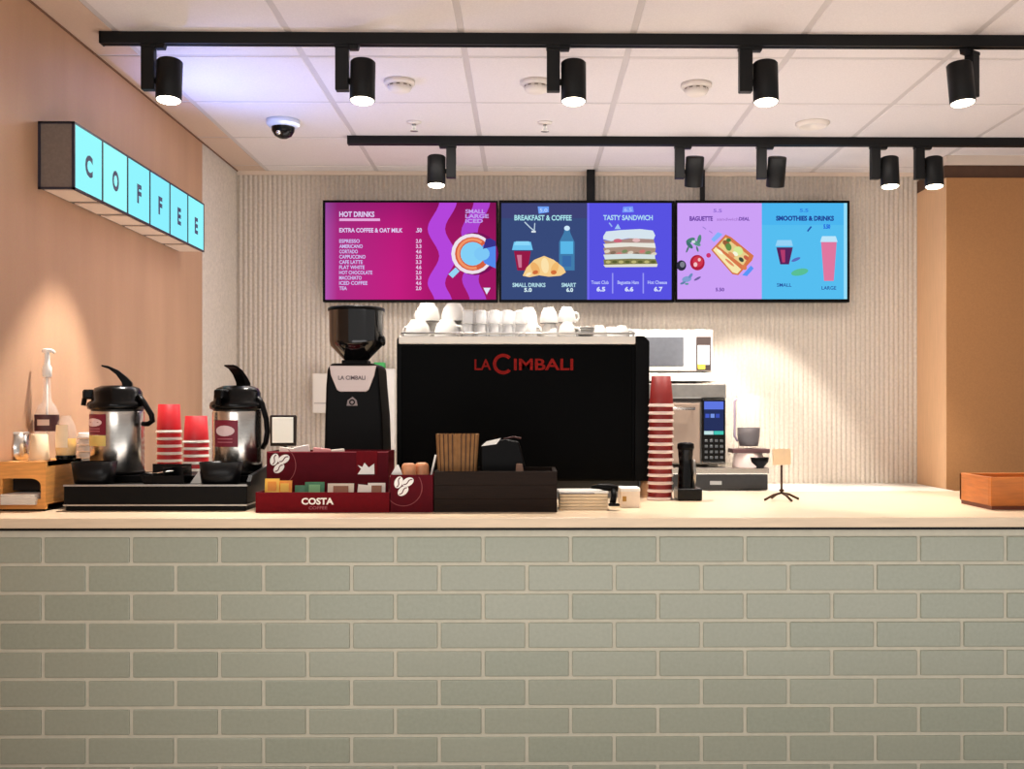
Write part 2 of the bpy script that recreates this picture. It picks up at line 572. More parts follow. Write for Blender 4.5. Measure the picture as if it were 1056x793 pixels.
def sprinkler(px, py, lab):
    Y = F * (CZ - CAMZ) / (VPY - py)
    t = thing('ceiling_sprinkler', lab, 'sprinkler', (PX(px, Y), Y, CZ), group='ceiling sprinklers')
    mb = MB(); mb.lathe([(0, 0), (.034, 0), (.032, -.006), (.012, -.010), (0, -.010)], CWHITE); mb.build('escutcheon', t)
    mb = MB(); mb.lathe([(.009, -.008), (.008, -.03), (.004, -.04)], STEELD, seg=12)
    mb.lathe([(0, -.04), (.018, -.04), (.018, -.043), (0, -.043)], STEELD, seg=16); mb.build('nozzle', t)


sprinkler(427, 126, 'small white sprinkler head on the ceiling just behind the left end of the screens track')
sprinkler(562, 126, 'small white sprinkler head on the ceiling near the middle of the room')
Yd = F * (CZ - CAMZ) / (VPY - 126)
mb = MB(); mb.lathe([(0, 0), (.078, 0), (.078, -.004), (.066, -.016), (.060, -.018), (.055, -.010), (.0, -.008)], CWHITE)
o = mb.build('ceiling_speaker', loc=(PX(838, Yd), Yd, CZ))
tag(o, 'round white ceiling fitting above the third spotlight of the farther track', 'ceiling fitting')
Yd = F * (CZ - CAMZ) / (VPY - 125)
t = thing('dome_camera', 'white ceiling dome camera with a glossy black eye above the coffee sign', 'security camera', (PX(292, Yd), Yd, CZ))
mb = MB(); mb.lathe([(0, 0), (.075, 0), (.074, -.02), (.062, -.032), (0, -.032)], mat('camera_housing', (214, 222, 238), .4)); mb.build('housing', t)
mb = MB(); mb.lathe([(.052, -.032), (.050, -.05), (.038, -.07), (.018, -.081), (0, -.083)], GLOSS); mb.build('dome', t)
mb = MB(); mb.lathe([(0, 0), (.011, 0), (.011, -.004), (0, -.004)], STEEL, M=Matrix.Translation((-.012, -.044, -.066)) @ Matrix.Rotation(-.9, 4, 'X')); mb.build('lens', t)

# ------------------------------------------------------------------ COFFEE sign on the left wall
SX = WX + .118
sy0 = 3.50
# near end where the face edge meets x=76, far end at x=210
def ray_Y(x, X):
    """depth at which the line of sight through column x meets the plane at X"""
    rx = (x - CX) / F
    k = (rx * math.cos(YAW) + math.sin(YAW)) / (math.cos(YAW) - rx * math.sin(YAW))
    return X / k
sy0, sy1 = ray_Y(76.5, SX), ray_Y(210.5, SX)
sz1 = (PZ(129, sy0, 76) + PZ(207.5, sy1, 210)) / 2; sz0 = (PZ(198, sy0, 76) + PZ(258, sy1, 210)) / 2
sign = thing('coffee_sign', 'lit turquoise box sign spelling COFFEE on the wooden wall', 'sign', (WX, sy0, sz0))
D, L, H = SX - WX, sy1 - sy0, sz1 - sz0
FR = mat('sign_frame_navy', (40, 38, 52), 0.4)
SIDE = mat('sign_side_grey', (120, 106, 96), 0.55, noise=.12, nscale=120)
mb = MB()
mb.box(0, D - .006, 0.004, L - .004, .004, H - .004, SIDE)
mb.build('case', sign)
mb = MB()
e = .007
for (y0, y1, z0, z1) in ((0, L, 0, e), (0, L, H - e, H), (0, e, 0, H), (L - e, L, 0, H)):
    mb.box(D - .008, D + .001, y0, y1, z0, z1, FR)
mb.box(0, .008, 0, e, 0, H, FR); mb.box(0, D, 0, e, 0, e, FR); mb.box(0, D, 0, e, H - e, H, FR)
mb.box(0, D, 0, L, H - .004, H, FR)
for k in range(1, 6): mb.box(D - .008, D + .0008, L * k / 6 - .005, L * k / 6 + .005, 0, H, FR)
mb.build('frame', sign)
mb = MB()
CY1 = emat((140, 242, 250), 1.0)
for k in range(6):
    mb.box(D - .007, D - .001, L * k / 6 + .005, L * (k + 1) / 6 - .005, e, H - e,
           emat([(150, 246, 250), (158, 250, 250), (142, 240, 250), (138, 236, 250), (140, 236, 250), (146, 244, 252)][k], 1.05))
mb.build('lit_panel', sign)
mb = MB()
LT = mat('sign_letter', (58, 72, 104), 0.5)
for k, ch in enumerate('COFFEE'):
    mb.text(ch, LT, D + .0006, L * (k + .5) / 6, H * .5 - .042, .066, .062 if ch in 'CO' else .046, face='+X', bold=.045)
mb.build('lettering', sign)
mb = MB()
UND = mat('sign_underside_glow', (226, 206, 188), .6)  # pale beige stands in for the glow under each letter box
for k in range(6): mb.box(.012, D - .012, L * k / 6 + .02, L * (k + 1) / 6 - .02, .0005, .004, UND)
mb.build('underside_panel', sign)

# ------------------------------------------------------------------ menu screens
SCY = 5.84


class Art:
    """flat picture on a screen: photo-pixel layout turned into positions on that screen's plane"""
    def __init__(s, org): s.mb = MB(); s.o = org; s.k = .0004; s.y = -.001
    def pt(s, x, y):
        p = P(x, y, SCY); return (p.x - s.o.x, p.z - s.o.z)
    def nxt(s): s.y -= .00025; return s.y
    def poly(s, pts, rgb): s.mb.flat([s.pt(*p) for p in pts], s.nxt(), rgb if not isinstance(rgb, tuple) else emat(rgb))
    def rect(s, x0, y0, x1, y1, rgb): s.poly([(x0, y1), (x1, y1), (x1, y0), (x0, y0)], rgb)
    def ell(s, x, y, rx, ry, rgb, rot=0):
        c = s.pt(x, y); u = SCY / F
        s.mb.ell(c[0], c[1], rx * u, ry * u, s.nxt(), emat(rgb), rot)
    def ring(s, x, y, r0, r1, rgb, a0=0, a1=2 * PI):
        c = s.pt(x, y); u = SCY / F
        s.mb.ring(c[0], c[1], r0 * u, r1 * u, s.nxt(), emat(rgb), a0, a1)
    def line(s, pts, w, rgb): s.mb.strip([s.pt(*p) for p in pts], w * SCY / F, s.nxt(), emat(rgb))
    def text(s, t, x, y, h, w, rgb, align='CENTER', bold=.01):
        c = s.pt(x, y); u = SCY / F
        s.mb.text(t, emat(rgb), c[0], s.nxt(), c[1], h * u, w * u if w else None, bold=bold, align=align)


def screen(label, x0, x1, y0, y1, name='menu_screen'):
    a = P(x0, y1, SCY); b_ = P(x1, y0, SCY)
    t = thing(name, label, 'menu screen', (a.x, SCY, a.z), group='menu screens on the back wall')
    W, Hh = b_.x - a.x, b_.z - a.z
    mb = MB()
    mb.box(0, W, .002, .045, 0, Hh, BLACK, .003)
    bz = .010
    mb.prism([(0, 0), (W, 0), (W, Hh), (0, Hh)], -.003, .003, BLACK, holes=[[(bz, bz * 1.2), (bz, Hh - bz), (W - bz, Hh - bz), (W - bz, bz * 1.2)]])
    mb.build('housing', t)
    mb = MB(); mb.box(W * .2, W * .8, .045, .0985, Hh * .3, Hh * .7, MATTE); mb.build('wall_bracket', t)
    return t, Vector((a.x, SCY, a.z)), W, Hh


# screen 1: drinks menu
t, o_, W, Hh = screen('magenta menu screen listing drinks beside a coffee cup picture, leftmost of three', 333, 513.5, 207, 311.5)
A = Art(o_)
bg = gradmat('menu_magenta', [(0, (178, 84, 176)), (.07, (176, 44, 134)), (.42, (196, 30, 128)), (.62, (170, 24, 108)), (1, (158, 24, 98))],
             'X', [(0, (255, 255, 255)), (.25, (255, 255, 255)), (.75, (240, 240, 240)), (1, (205, 215, 220))])
A.rect(335.5, 209, 511.5, 309, bg)


def wavy(pts, w):
    out = []
    for i in range(len(pts) - 1):
        for k in range(6):
            t_ = k / 6; s_ = t_ * t_ * (3 - 2 * t_)
            out.append((pts[i][0] + (pts[i + 1][0] - pts[i][0]) * s_, pts[i][1] + (pts[i + 1][1] - pts[i][1]) * t_))
    out.append(pts[-1]); return out


def band(pts, w, rgb):
    pl = wavy(pts, w)
    A.poly([(x - w / 2, min(max(y, 209.2), 308.8)) for x, y in pl] + [(x + w / 2, min(max(y, 209.2), 308.8)) for x, y in pl[::-1]], rgb)


band([(462, 208), (450, 236), (462, 264), (450, 292), (457, 310)], 18, (180, 70, 220))
band([(497, 208), (484, 240), (494, 266), (485, 288), (493, 310)], 17, (172, 66, 208))
WT = (224, 206, 246)
A.text('HOT DRINKS', 350, 223.5, 5.2, 36, WT, 'LEFT', .03)
A.rect(350, 225.4, 392, 228, (232, 170, 222))
A.text('EXTRA COFFEE & OAT MILK', 350, 239.5, 4.2, 65, WT, 'LEFT', .03)
A.text('.50', 429, 239.5, 4.2, 6, WT, 'LEFT', .03)
menu = ['ESPRESSO', 'AMERICANO', 'CORTADO', 'CAPPUCCINO', 'CAFE LATTE', 'FLAT WHITE', 'HOT CHOCOLATE', 'MACCHIATO', 'ICED COFFEE', 'TEA']
wid = [21, 24, 19, 27, 24, 26, 34, 23, 29, 8]
for k, (s_, w_) in enumerate(zip(menu, wid)):
    y = 250.4 + k * 5.42
    A.text(s_, 350, y, 3.6, w_, (206, 192, 244), 'LEFT', .025)
    A.text('%d.%d' % (2 + k % 3, (k * 3) % 9), 429, y, 3.6, 5.6, (236, 200, 240), 'LEFT', .03)
for k, s_ in enumerate(['SMALL', 'LARGE', 'ICED']):
    A.text(s_, 480, 220 + k * 5, 3.8, [20, 24, 18][k], (196, 160, 236), 'LEFT', .03)
A.ell(490, 262, 24, 22, (120, 18, 90))
A.ell(487, 262, 21.5, 20.8, (238, 226, 236))
A.ell(487.5, 262, 18.2, 17.4, (214, 96, 64))
A.ring(487.5, 262, 13.5, 16.2, (242, 150, 104), .9, 5.0)
A.ell(487.5, 262, 12.6, 12.2, (132, 208, 246))
A.poly([(498, 253), (511.3, 250), (511.3, 277), (500, 272), (495, 264)], (84, 138, 236))
A.ell(497, 262, 8, 7, (126, 200, 246))
A.poly([(501, 247), (506, 246), (511.3, 249), (511.3, 254), (498, 257)], (58, 52, 140))
A.poly([(462.5, 283), (467, 287), (474, 280), (470, 276)], (150, 214, 246))
A.poly([(498.5, 297), (506, 297), (502, 304)], (226, 232, 250))
A.mb.build('display', t)

# screen 2: breakfast and sandwiches
t, o_, W, Hh = screen('blue and violet menu screen with a croissant and a sandwich picture, middle of three', 514.5, 695.5, 207, 311.5)
A = Art(o_)
A.rect(517, 209.5, 605.5, 309, (56, 74, 122))
A.rect(517, 209.5, 605.5, 225, (62, 66, 116))
A.rect(605.5, 209.5, 692.5, 309, (88, 82, 226))
A.rect(605.5, 209.5, 607.6, 309, (112, 104, 240))
CYT = (170, 226, 234)
A.poly([(554.5, 213), (566, 213), (566, 219), (555.5, 220.5)], (110, 160, 246))
A.text('5.0', 560.5, 218.6, 3.6, 8, (190, 216, 255))
A.text('BREAKFAST & COFFEE', 560, 227.2, 5.2, 59, CYT, bold=.03)
A.line([(541, 229), (547, 235), (551, 238)], 1.2, (190, 210, 226)); A.line([(551, 238), (551.5, 230)], 1.0, (190, 210, 226)); A.line([(548, 239), (552.5, 239)], 1.8, (220, 230, 236))
A.poly([(528, 258), (549.5, 258), (547.5, 249.5), (530, 249.5)], (112, 196, 240))
A.poly([(530, 253), (547, 253), (545.5, 249), (532, 249)], (140, 216, 250))
A.poly([(530, 259), (547.5, 259), (544, 279), (533.5, 279)], (150, 26, 70))
A.poly([(533, 263), (538, 263), (538, 276), (535, 276)], (206, 120, 150))
A.poly([(576.5, 279), (592.5, 279), (592.5, 250), (588, 240), (587, 234), (582.5, 234), (581.5, 240), (576.5, 250)], (66, 124, 172))
A.poly([(578, 262), (591, 262), (591, 249), (578, 249)], (92, 184, 232))
A.poly([(580, 275), (589, 275), (589, 264), (580, 264)], (58, 108, 168))
A.ell(584.7, 235.5, 3, 2.6, (206, 232, 250))
A.poly([(539, 284.5), (543, 276), (551, 268), (561, 264), (571, 268), (581, 276), (583.5, 281), (578, 284.5), (566, 285.5), (556, 284), (546, 286)], (246, 206, 140))
for (x, y, rx, ry, c, r) in ((552, 277, 4, 7, (238, 178, 106), .5), (562, 274, 4, 8, (252, 226, 172), .1), (572, 277, 3.5, 7, (240, 186, 112), -.4), (552, 281, 3, 2, (206, 108, 60), .3), (571, 281, 3, 2.2, (210, 112, 60), 0), (545, 283, 3, 1.6, (250, 232, 190), .5)):
    A.ell(x, y, rx, ry, c, r)
A.text('SMALL DRINKS', 545.5, 296, 4, 34, (180, 220, 232), bold=.03)
A.text('5.0', 544.5, 301, 3.8, 8, (214, 238, 244), bold=.04)
A.text('SMART', 586.5, 296, 4, 15, (180, 220, 232), bold=.03)
A.text('6.0', 587.5, 301, 3.8, 7, (214, 238, 244), bold=.04)
A.poly([(642.5, 213.5), (652.5, 213), (653.5, 219), (641.5, 219.5)], (116, 150, 250))
A.text('6.5', 647.5, 218.4, 3.6, 8, (170, 196, 255))
A.text('TASTY SANDWICH', 647.5, 227.2, 5, 51, (176, 220, 244), bold=.03)
A.line([(628, 230), (631, 234)], 1.4, (150, 180, 240)); A.poly([(633.5, 236.5), (640, 236.5), (637, 231)], (160, 196, 244))
# the sandwich
A.poly([(622, 244), (625, 239), (640, 237.5), (660, 236.5), (673, 238), (675.5, 243), (674, 247), (648, 246), (630, 249), (622, 247)], (214, 228, 238))
A.poly([(622, 248), (630, 249), (650, 246), (674, 247), (675, 252), (650, 251), (625, 253)], (168, 138, 130))
A.ell(637, 248.5, 4.5, 2, (206, 104, 122)); A.ell(656, 248, 4, 2, (228, 184, 186))
A.poly([(622, 252), (640, 250.5), (675, 251), (676, 256), (650, 255), (624, 256.5)], (232, 230, 220))
A.poly([(622, 256), (650, 254.5), (676, 256), (675, 264), (650, 263), (624, 264)], (170, 142, 124))
for k in range(9): A.ell(626 + k * 6, 259.5 + (k % 3) * 1.4, 3, 1.7, [(220, 208, 190), (132, 110, 92), (206, 120, 116), (120, 140, 96)][k % 4], .2)
A.poly([(622, 263), (650, 262), (675, 263), (675.5, 268), (650, 267.5), (624, 268.5)], (214, 226, 226))
A.poly([(622, 268), (650, 267), (676, 267.5), (678, 273), (623, 274)], (128, 124, 76))
for k in range(8): A.ell(627 + k * 6.6, 270.5, 2.6, 1.5, [(188, 180, 118), (92, 96, 50)][k % 2], 0)
A.poly([(622, 273.5), (650, 272.8), (678, 272.5), (677, 275.6), (624, 276)], (226, 222, 206))
for k, (x, s_) in enumerate(((618.5, 'Toast Club'), (647.5, 'Baguette Ham'), (677.5, 'Hot Cheese'))):
    A.text(s_, x, 293.2, 3.4, [18, 22, 20][k], (182, 190, 250), bold=.03)
    A.text('6.%d' % (5 + k), x + 1, 300.6, 4.2, 9, (214, 222, 252), bold=.05)
for x in (631.5, 663): A.rect(x - .7, 282, x + .7, 303, (150, 150, 244))
A.mb.build('display', t)
mb = MB()
pa, pb = P(605.5, 207, SCY), P(614, 150, SCY)
mb.box(pa.x - o_.x, pb.x - o_.x, .03, .07, Hh, CZ - .001 - o_.z, MATTE, .002); mb.build('hanging_pole', t)

# screen 3: baguette and smoothies
t, o_, W, Hh = screen('lilac and sky blue menu screen with a filled baguette picture, rightmost of three', 696.5, 876, 207, 311.5)
A = Art(o_)
A.rect(698.5, 209.5, 785.5, 308.5, (204, 160, 246))
A.rect(785.5, 209.5, 873.5, 308.5, (86, 190, 240))
A.rect(785.5, 209.5, 873.5, 232, (76, 182, 240))
A.rect(870, 209.5, 873.5, 308.5, (150, 222, 250))
PUR = (112, 70, 168)
A.text('5.5', 740, 219, 3.4, 9, (150, 110, 214), bold=.03)
A.text('BAGUETTE', 723, 227.6, 4.4, 24, PUR, bold=.05)
A.text('sandwich', 750.5, 227.6, 3.0, 23, (170, 124, 210), bold=.02); A.text('DEAL', 767.5, 227.4, 3.4, 11, PUR, bold=.04)
A.line([(724.5, 234), (728, 236.5)], 1, (160, 130, 214)); A.line([(731, 238), (734.5, 240.5)], 1, (160, 130, 214))
for (x, y, rx, ry, r, c) in ((712, 248, 5, 2.4, .4, (74, 128, 118)), (718, 251, 5, 2.2, -.5, (92, 150, 134)), (711, 253, 4.5, 2, -.8, (66, 112, 112)), (721, 247, 2, 5, -.2, (84, 138, 124)), (709, 257, 1, 4, -.4, (84, 120, 120)), (719, 257, 1, 3, .3, (84, 120, 120)), (715, 249.5, 2, 1.6, 0, (210, 222, 226))):
    A.ell(x, y, rx, ry, c, r)
A.ell(719, 271, 7.6, 8, (176, 30, 60)); A.ell(719.5, 270, 5.4, 5.6, (206, 54, 78)); A.ell(717, 273, 2, 2.4, (244, 196, 200)); A.ell(721, 268, 1.6, 1.8, (240, 190, 196)); A.ell(730.5, 263.5, 2.4, 2.4, (206, 50, 110))
A.ell(702.5, 274, 5, 5.4, (44, 44, 60)); A.ell(703.5, 273, 2.6, 3, (126, 128, 140))
for (x, y, rx, ry, r, c) in ((708, 288, 5, 3, .2, (130, 158, 208)), (712, 284.5, 3, 1.5, .9, (108, 140, 190)), (704, 292, 3, 1.2, .4, (96, 130, 170)), (719, 287.5, 4, 1.2, .5, (112, 96, 160)), (708, 293, 2, 1, 0, (90, 150, 150))):
    A.ell(x, y, rx, ry, c, r)
A.poly([(733, 247), (740, 239.5), (745, 242), (736, 250)], (130, 178, 250))
A.poly([(765, 284), (774, 274), (777, 277), (770, 285)], (90, 150, 246))
A.poly([(733, 258), (748, 242), (754, 245), (777, 264), (775, 269), (761, 284), (755, 283)], (214, 120, 74))
A.poly([(735, 258), (738, 255), (764, 278), (760, 282.5), (755, 281)], (246, 230, 170))
A.poly([(740, 254), (748, 245), (772, 264), (766, 274)], (232, 206, 140))
for (x, y, rx, ry, r, c) in ((749, 252, 5, 3, -.8, (150, 92, 58)), (751, 255, 3, 4, .3, (96, 142, 72)), (761, 259, 5, 4.5, -.5, (214, 232, 150)), (758, 262, 3, 2, -.6, (246, 246, 220)), (754, 263, 4, 2, -.7, (226, 150, 100)), (764, 268, 3, 2, -.7, (60, 74, 60)), (769, 266, 3, 2, -.7, (200, 96, 70)), (751, 248, 2.5, 2, 0, (70, 120, 60)), (745, 254, 2, 2, 0, (240, 214, 130)), (767, 276, 3, 2.4, -.7, (222, 126, 80)), (742, 260, 4, 1.4, -.7, (252, 246, 214)), (752, 271, 6, 1.2, -.7, (228, 140, 96))):
    A.ell(x, y, rx, ry, c, r)
A.text('5.50', 742, 300.5, 3.4, 9, (116, 74, 170), bold=.04)
A.text('5.5', 828.5, 219, 3.4, 9, (52, 130, 226), bold=.03)
A.text('SMOOTHIES & DRINKS', 829.5, 227.8, 4.6, 60, (34, 66, 150), bold=.05)
A.line([(832, 239), (836, 234)], 1.6, (40, 84, 170)); A.text('5.50', 852, 236, 4, 7, (32, 96, 220), bold=.05)
A.poly([(799, 254), (817, 254), (815.5, 248), (801, 248)], (150, 210, 246))
A.poly([(800, 255.5), (817, 255.5), (813, 273), (804, 273)], (88, 36, 92))
A.poly([(804, 258), (809, 258), (809, 271), (806, 271)], (178, 60, 110))
A.poly([(846, 250), (862, 250), (859, 290), (849, 290)], (224, 120, 160)); A.poly([(845, 250), (863, 250), (861, 244), (847, 244)], (190, 230, 250))
A.ell(824, 281, 9, 3.5, (90, 190, 150), .2); A.ell(820, 268, 5, 1.6, (90, 110, 190), .4)
A.text('SMALL', 808, 296, 3.6, 15, (34, 66, 150)); A.text('LARGE', 854, 299, 3.6, 15, (34, 66, 150))
A.mb.build('display', t)
mb = MB()
pa, pb = P(723, 207, SCY), P(728, 150, SCY)
mb.box(pa.x - o_.x, pb.x - o_.x, .03, .05, Hh, CZ - .001 - o_.z, MATTE, .002); mb.build('hanging_pole', t)


# ------------------------------------------------------------------ helpers for printed marks
def beans(mb, x, z, r, y, m, md):
    """emblem of three coffee beans"""
    for (dx, dz, rot) in ((-.42, .35, 1.2), (.5, .38, .5), (0.02, -.5, .7)):
        mb.ell(x + dx * r, z + dz * r, .60 * r, .40 * r, y, m, rot)
        c, s_ = math.cos(rot), math.sin(rot)
        pts = []
        for k in range(7):
            u = (-.5 + k / 6) * r; v = .10 * r * math.sin((k / 6 - .5) * 2 * PI)
            pts.append((x + dx * r + u * c - v * s_, z + dz * r + u * s_ + v * c))
        mb.strip(pts, .10 * r, y - .0003, md)


# ------------------------------------------------------------------ oak napkin box on the left
Yb = 3.27
xr = PX(47, Yb); xl = WX + .004; hb = PZ(476, Yb) - 1.0
nb = thing('napkin_box', 'light oak box with an arched slot at the left end of the counter', 'box', (xl, Yb, 1.0))
w = xr - xl; dpt = .26; th = .014
sl0, sl1, sz_0, sz_1 = .001, PX(42, Yb) - xl, PZ(514, Yb) - 1.0, PZ(493, Yb) - 1.0
mb = MB()
hole = [(sl0 + .006, sz_0), (sl0 + .006, sz_1), (sl1 - .03, sz_1)] + [(sl1 - .03 + .03 * math.sin(a), sz_1 - .022 + .022 * math.cos(a)) for a in (.4, .8, 1.2, 1.57)] + [(sl1, sz_0)]
mb.prism([(0, .006), (w, .006), (w, hb), (0, hb)], 0, th, OAK, holes=[hole])
mb.build('front_panel', nb)
mb = MB()
mb.box(w - th, w, th, dpt, .006, hb, OAK); mb.box(0, th * .4, th, dpt, .006, hb, OAK)
mb.box(0, w, th, dpt, hb - th, hb, OAK); mb.box(0, w, th, dpt, .006, .006 + th, OAK); mb.box(0, w, dpt - th, dpt, .006, hb, OAK)
mb.build('carcass', nb)
mb = MB(); mb.box(.006, w - th - .001, .07, dpt - th - .001, .058, hb - th - .001, mat('box_interior_shade', (34, 26, 20), .8)); mb.build('interior_shade', nb)  # dark block standing in for the shade above the napkins
mb = MB(); mb.box(.004, w - .004, .006, dpt - .004, 0, .006, BLACK); mb.build('base_shadow', nb)  # black strip standing in for the shadow under the box
mb = MB()
for k in range(7):
    mb.box(.008, w - .024 + random.uniform(-.002, .002), -.016, .18, .0202 + k * .0046, .0202 + k * .0046 + .0040, PAPER, .0012, 1)
tag(mb.build('napkin_stack', loc=(xl, Yb, 1.0)), 'stack of white napkins inside the slot of the oak box', 'napkins')
boxtop = 1.0 + hb

# things on the oak box
def on_box(x, Y): return (PX(x, Y), Y, boxtop)

can = thing('metal_can', 'shiny steel can on the oak box at the far left', 'can', on_box(16.5, 3.40))
mb = MB(); R = 12.2 * 3.4 / F; Hc = PZ(446, 3.40) - boxtop
mb.lathe([(0, .0), (R - .002, 0), (R, .003), (R, Hc), (R - .002, Hc), (R - .002, .004), (0, .004)], STEEL); mb.build('body', can)
mb = MB(); mb.lathe([(R, Hc - .004), (R + .002, Hc - .001), (R, Hc + .002), (R - .003, Hc)], SILVER); mb.build('rim', can)
cp = thing('paper_cup', 'cream paper cup standing upside down on the oak box beside the steel can', 'cup', on_box(40.5, 3.36))
Hc = PZ(447.5, 3.36) - boxtop; k_ = 3.36 / F
CUPC = mat('cream_paper_cup', (240, 214, 176), .6, noise=.04)
mb = MB(); mb.lathe([(10.2 * k_, .003), (8.0 * k_, Hc), (7.6 * k_, Hc), (7.4 * k_, Hc - .003), (0, Hc - .003)], CUPC); mb.build('body', cp)
mb = MB(); mb.lathe([(10.0 * k_, 0), (10.8 * k_, .002), (10.6 * k_, .005), (10.0 * k_, .006)], CUPC); mb.build('rim', cp)

# amber jar
Yj = 3.40; k_ = Yj / F
jar = thing('amber_jar', 'rounded glass jar with amber syrup and pale label on the oak box', 'jar', on_box(68, Yj))
AMB = mat('amber_syrup', (240, 186, 84), .15)
mb = MB()
def jz(y): return PZ(y, Yj) - boxtop
z0 = jz(471.5) if jz(471.5) > 0 else 0.0
prof = [(0, .001), (8.5 * k_, .001), (9.6 * k_, .006), (10.2 * k_, jz(462)), (10.4 * k_, jz(450)), (9.4 * k_, jz(440)), (6.4 * k_, jz(433)), (5.0 * k_, jz(430)), (4.8 * k_, jz(428.5))]
mb.lathe(prof, GLASS); mb.build('glass', jar)
mb = MB(); mb.lathe([(0, .008), (9.2 * k_, .008), (9.8 * k_, jz(462)), (9.8 * k_, jz(452)), (0, jz(452))], AMB); mb.build('syrup', jar)
mb = MB(); mb.lathe([(9.9 * k_, jz(469)), (8.8 * k_, .0005), (0, .0005)], GLOSS); mb.lathe([(9.5 * k_, .004), (10.1 * k_, .012)], GLOSS); mb.build('dark_base', jar)
mb = MB(); mb.lathe([(10.45 * k_, jz(461)), (10.7 * k_, jz(450)), (9.9 * k_, jz(438))], CREAM, a0=-PI / 2 - .75, a1=-PI / 2 + .55, seg=14); mb.build('label', jar)

# pump bottle
Yp = 3.50; k_ = Yp / F
pb_ = thing('pump_bottle', 'tall clear syrup bottle with a white pump and dark label on the oak box', 'bottle', on_box(48.5, Yp))
def pz(y): return PZ(y, Yp) - boxtop
mb = MB()
mb.lathe([(0, 0), (11 * k_, .0), (11.8 * k_, .004), (11.8 * k_, pz(430)), (11 * k_, pz(425)), (8 * k_, pz(418)), (4.6 * k_, pz(414)), (3.6 * k_, pz(404)), (3.4 * k_, pz(388))], GLASS); mb.build('glass', pb_)
mb = MB(); mb.lathe([(11.9 * k_, pz(444.5)), (11.9 * k_, pz(427.5))], mat('dark_label', (74, 40, 44), .5), a0=-PI, a1=0.2, seg=24)
mb.lathe([(12.0 * k_, pz(438.5)), (12.0 * k_, pz(432.5))], mat('pale_label', (214, 190, 176), .5), a0=-PI / 2 - .45, a1=-PI / 2 + .6, seg=12); mb.build('label', pb_)
mb = MB()
mb.lathe([(3.6 * k_, pz(389)), (4.6 * k_, pz(388)), (4.6 * k_, pz(379)), (3.0 * k_, pz(376)), (2.4 * k_, pz(366)), (2.6 * k_, pz(362)), (0, pz(361.5))], WPLAS, seg=20)
mb.build('pump_collar', pb_)
mb = MB(); mb.tube([(-4.4 * k_, 0, pz(362.3)), (0, 0, pz(361.8)), (5 * k_, -.002, pz(362)), (8.4 * k_, -.003, pz(364.2))], [2.2 * k_, 2.4 * k_, 1.8 * k_, 1.5 * k_], WPLAS); mb.build('pump_nozzle', pb_)
mb = MB(); mb.tube([(0, 0, pz(388)), (0, 0, .02)], 1.1 * k_, WPLAS, seg=8); mb.build('dip_tube', pb_)

# stack of lids behind the tray
Yl = 3.57; k_ = Yl / F
ztopl = PZ(446, Yl)
nl = 11; pl = (ztopl - 1.0 - .018) / (nl - 1)
ORD = ['topmost', 'second from the top', 'third from the top', 'fourth from the top', 'fifth from the top', 'sixth from the top', 'seventh from the top',
       'eighth from the top', 'ninth from the top', 'tenth from the top', 'eleventh from the top', 'twelfth from the top', 'thirteenth from the top', 'fourteenth from the top']
first = None
for i in range(nl):
    loc = (PX(88, Yl), Yl, 1.0 + (nl - 1 - i) * pl)
    lab = 'white cup lid, %s, stack left of the left airpot' % ORD[i]
    if first is None:
        first = thing('cup_lid', lab, 'cup lid', loc, group='white lids stacked beside the first airpot')
        mb = MB(); mb.lathe([(8.0 * k_, 0.0), (8.2 * k_, .003), (7.6 * k_, .006), (7.0 * k_, .014), (6.4 * k_, .018), (6.0 * k_, .0165), (0, .0165)], WPLAS, seg=24); mb.build('lid_disc', first)
    else: dup(first, loc, .3 * i, lab)

# ------------------------------------------------------------------ airpot rack
Yr = 3.27
rx0, rx1 = PX(65.5, Yr), PX(254.5, Yr); RW = rx1 - rx0; RD = .36
RACKB = mat('rack_black', (9, 9, 9), .45, noise=.08, spec=.14)
rack = thing('airpot_rack', 'black two-tier serving rack with silver lines under the airpots', 'rack', (rx0, Yr, 1.0))
zt = PZ(500.5, Yr) - 1.0
mb = MB()
mb.box(.004, RW - .004, .004, RD, 0, PZ(521.5, Yr) - 1.0, RACKB, .003)
mb.box(0, RW, 0, RD, PZ(520, Yr) - 1.0, zt, RACKB, .003)
mb.build('base', rack)
mb = MB(); zs = PZ(520.6, Yr) - 1
mb.box(-.001, RW + .001, -.0015, RD, zs - .002, zs + .0022, SILVER)
mb.box(-.001, RW + .001, -.0015, .012, zt - .002, zt + .003, SILVER)
mb.build('trim_line', rack)
mb = MB()
mb.prism([(.0, zt), (.0, zt + .012), (.02, zt + .03), (RD * .8, zt + .055), (RD, zt + .055), (RD, zt)], -.012, 0, RACKB, M=Matrix.Translation((RW, 0, 0)) @ Matrix.Rotation(PI / 2, 4, 'Z') @ Matrix.Translation((0, 0, 0)))
mb.tube([(RW + .004, .01, zt + .016), (RW + .004, RD * .8, zt + .058)], .0035, SILVER, seg=6)
mb.build('side_wing', rack)
mb = MB(); mb.box(.01, RW - .01, .145, RD, zt, zt + .022, RACKB, .003); mb.build('rear_shelf', rack)
zrack = 1.0 + zt
BASIN = mat('black_basin', (10, 10, 11), .35, noise=.05, spec=.25)


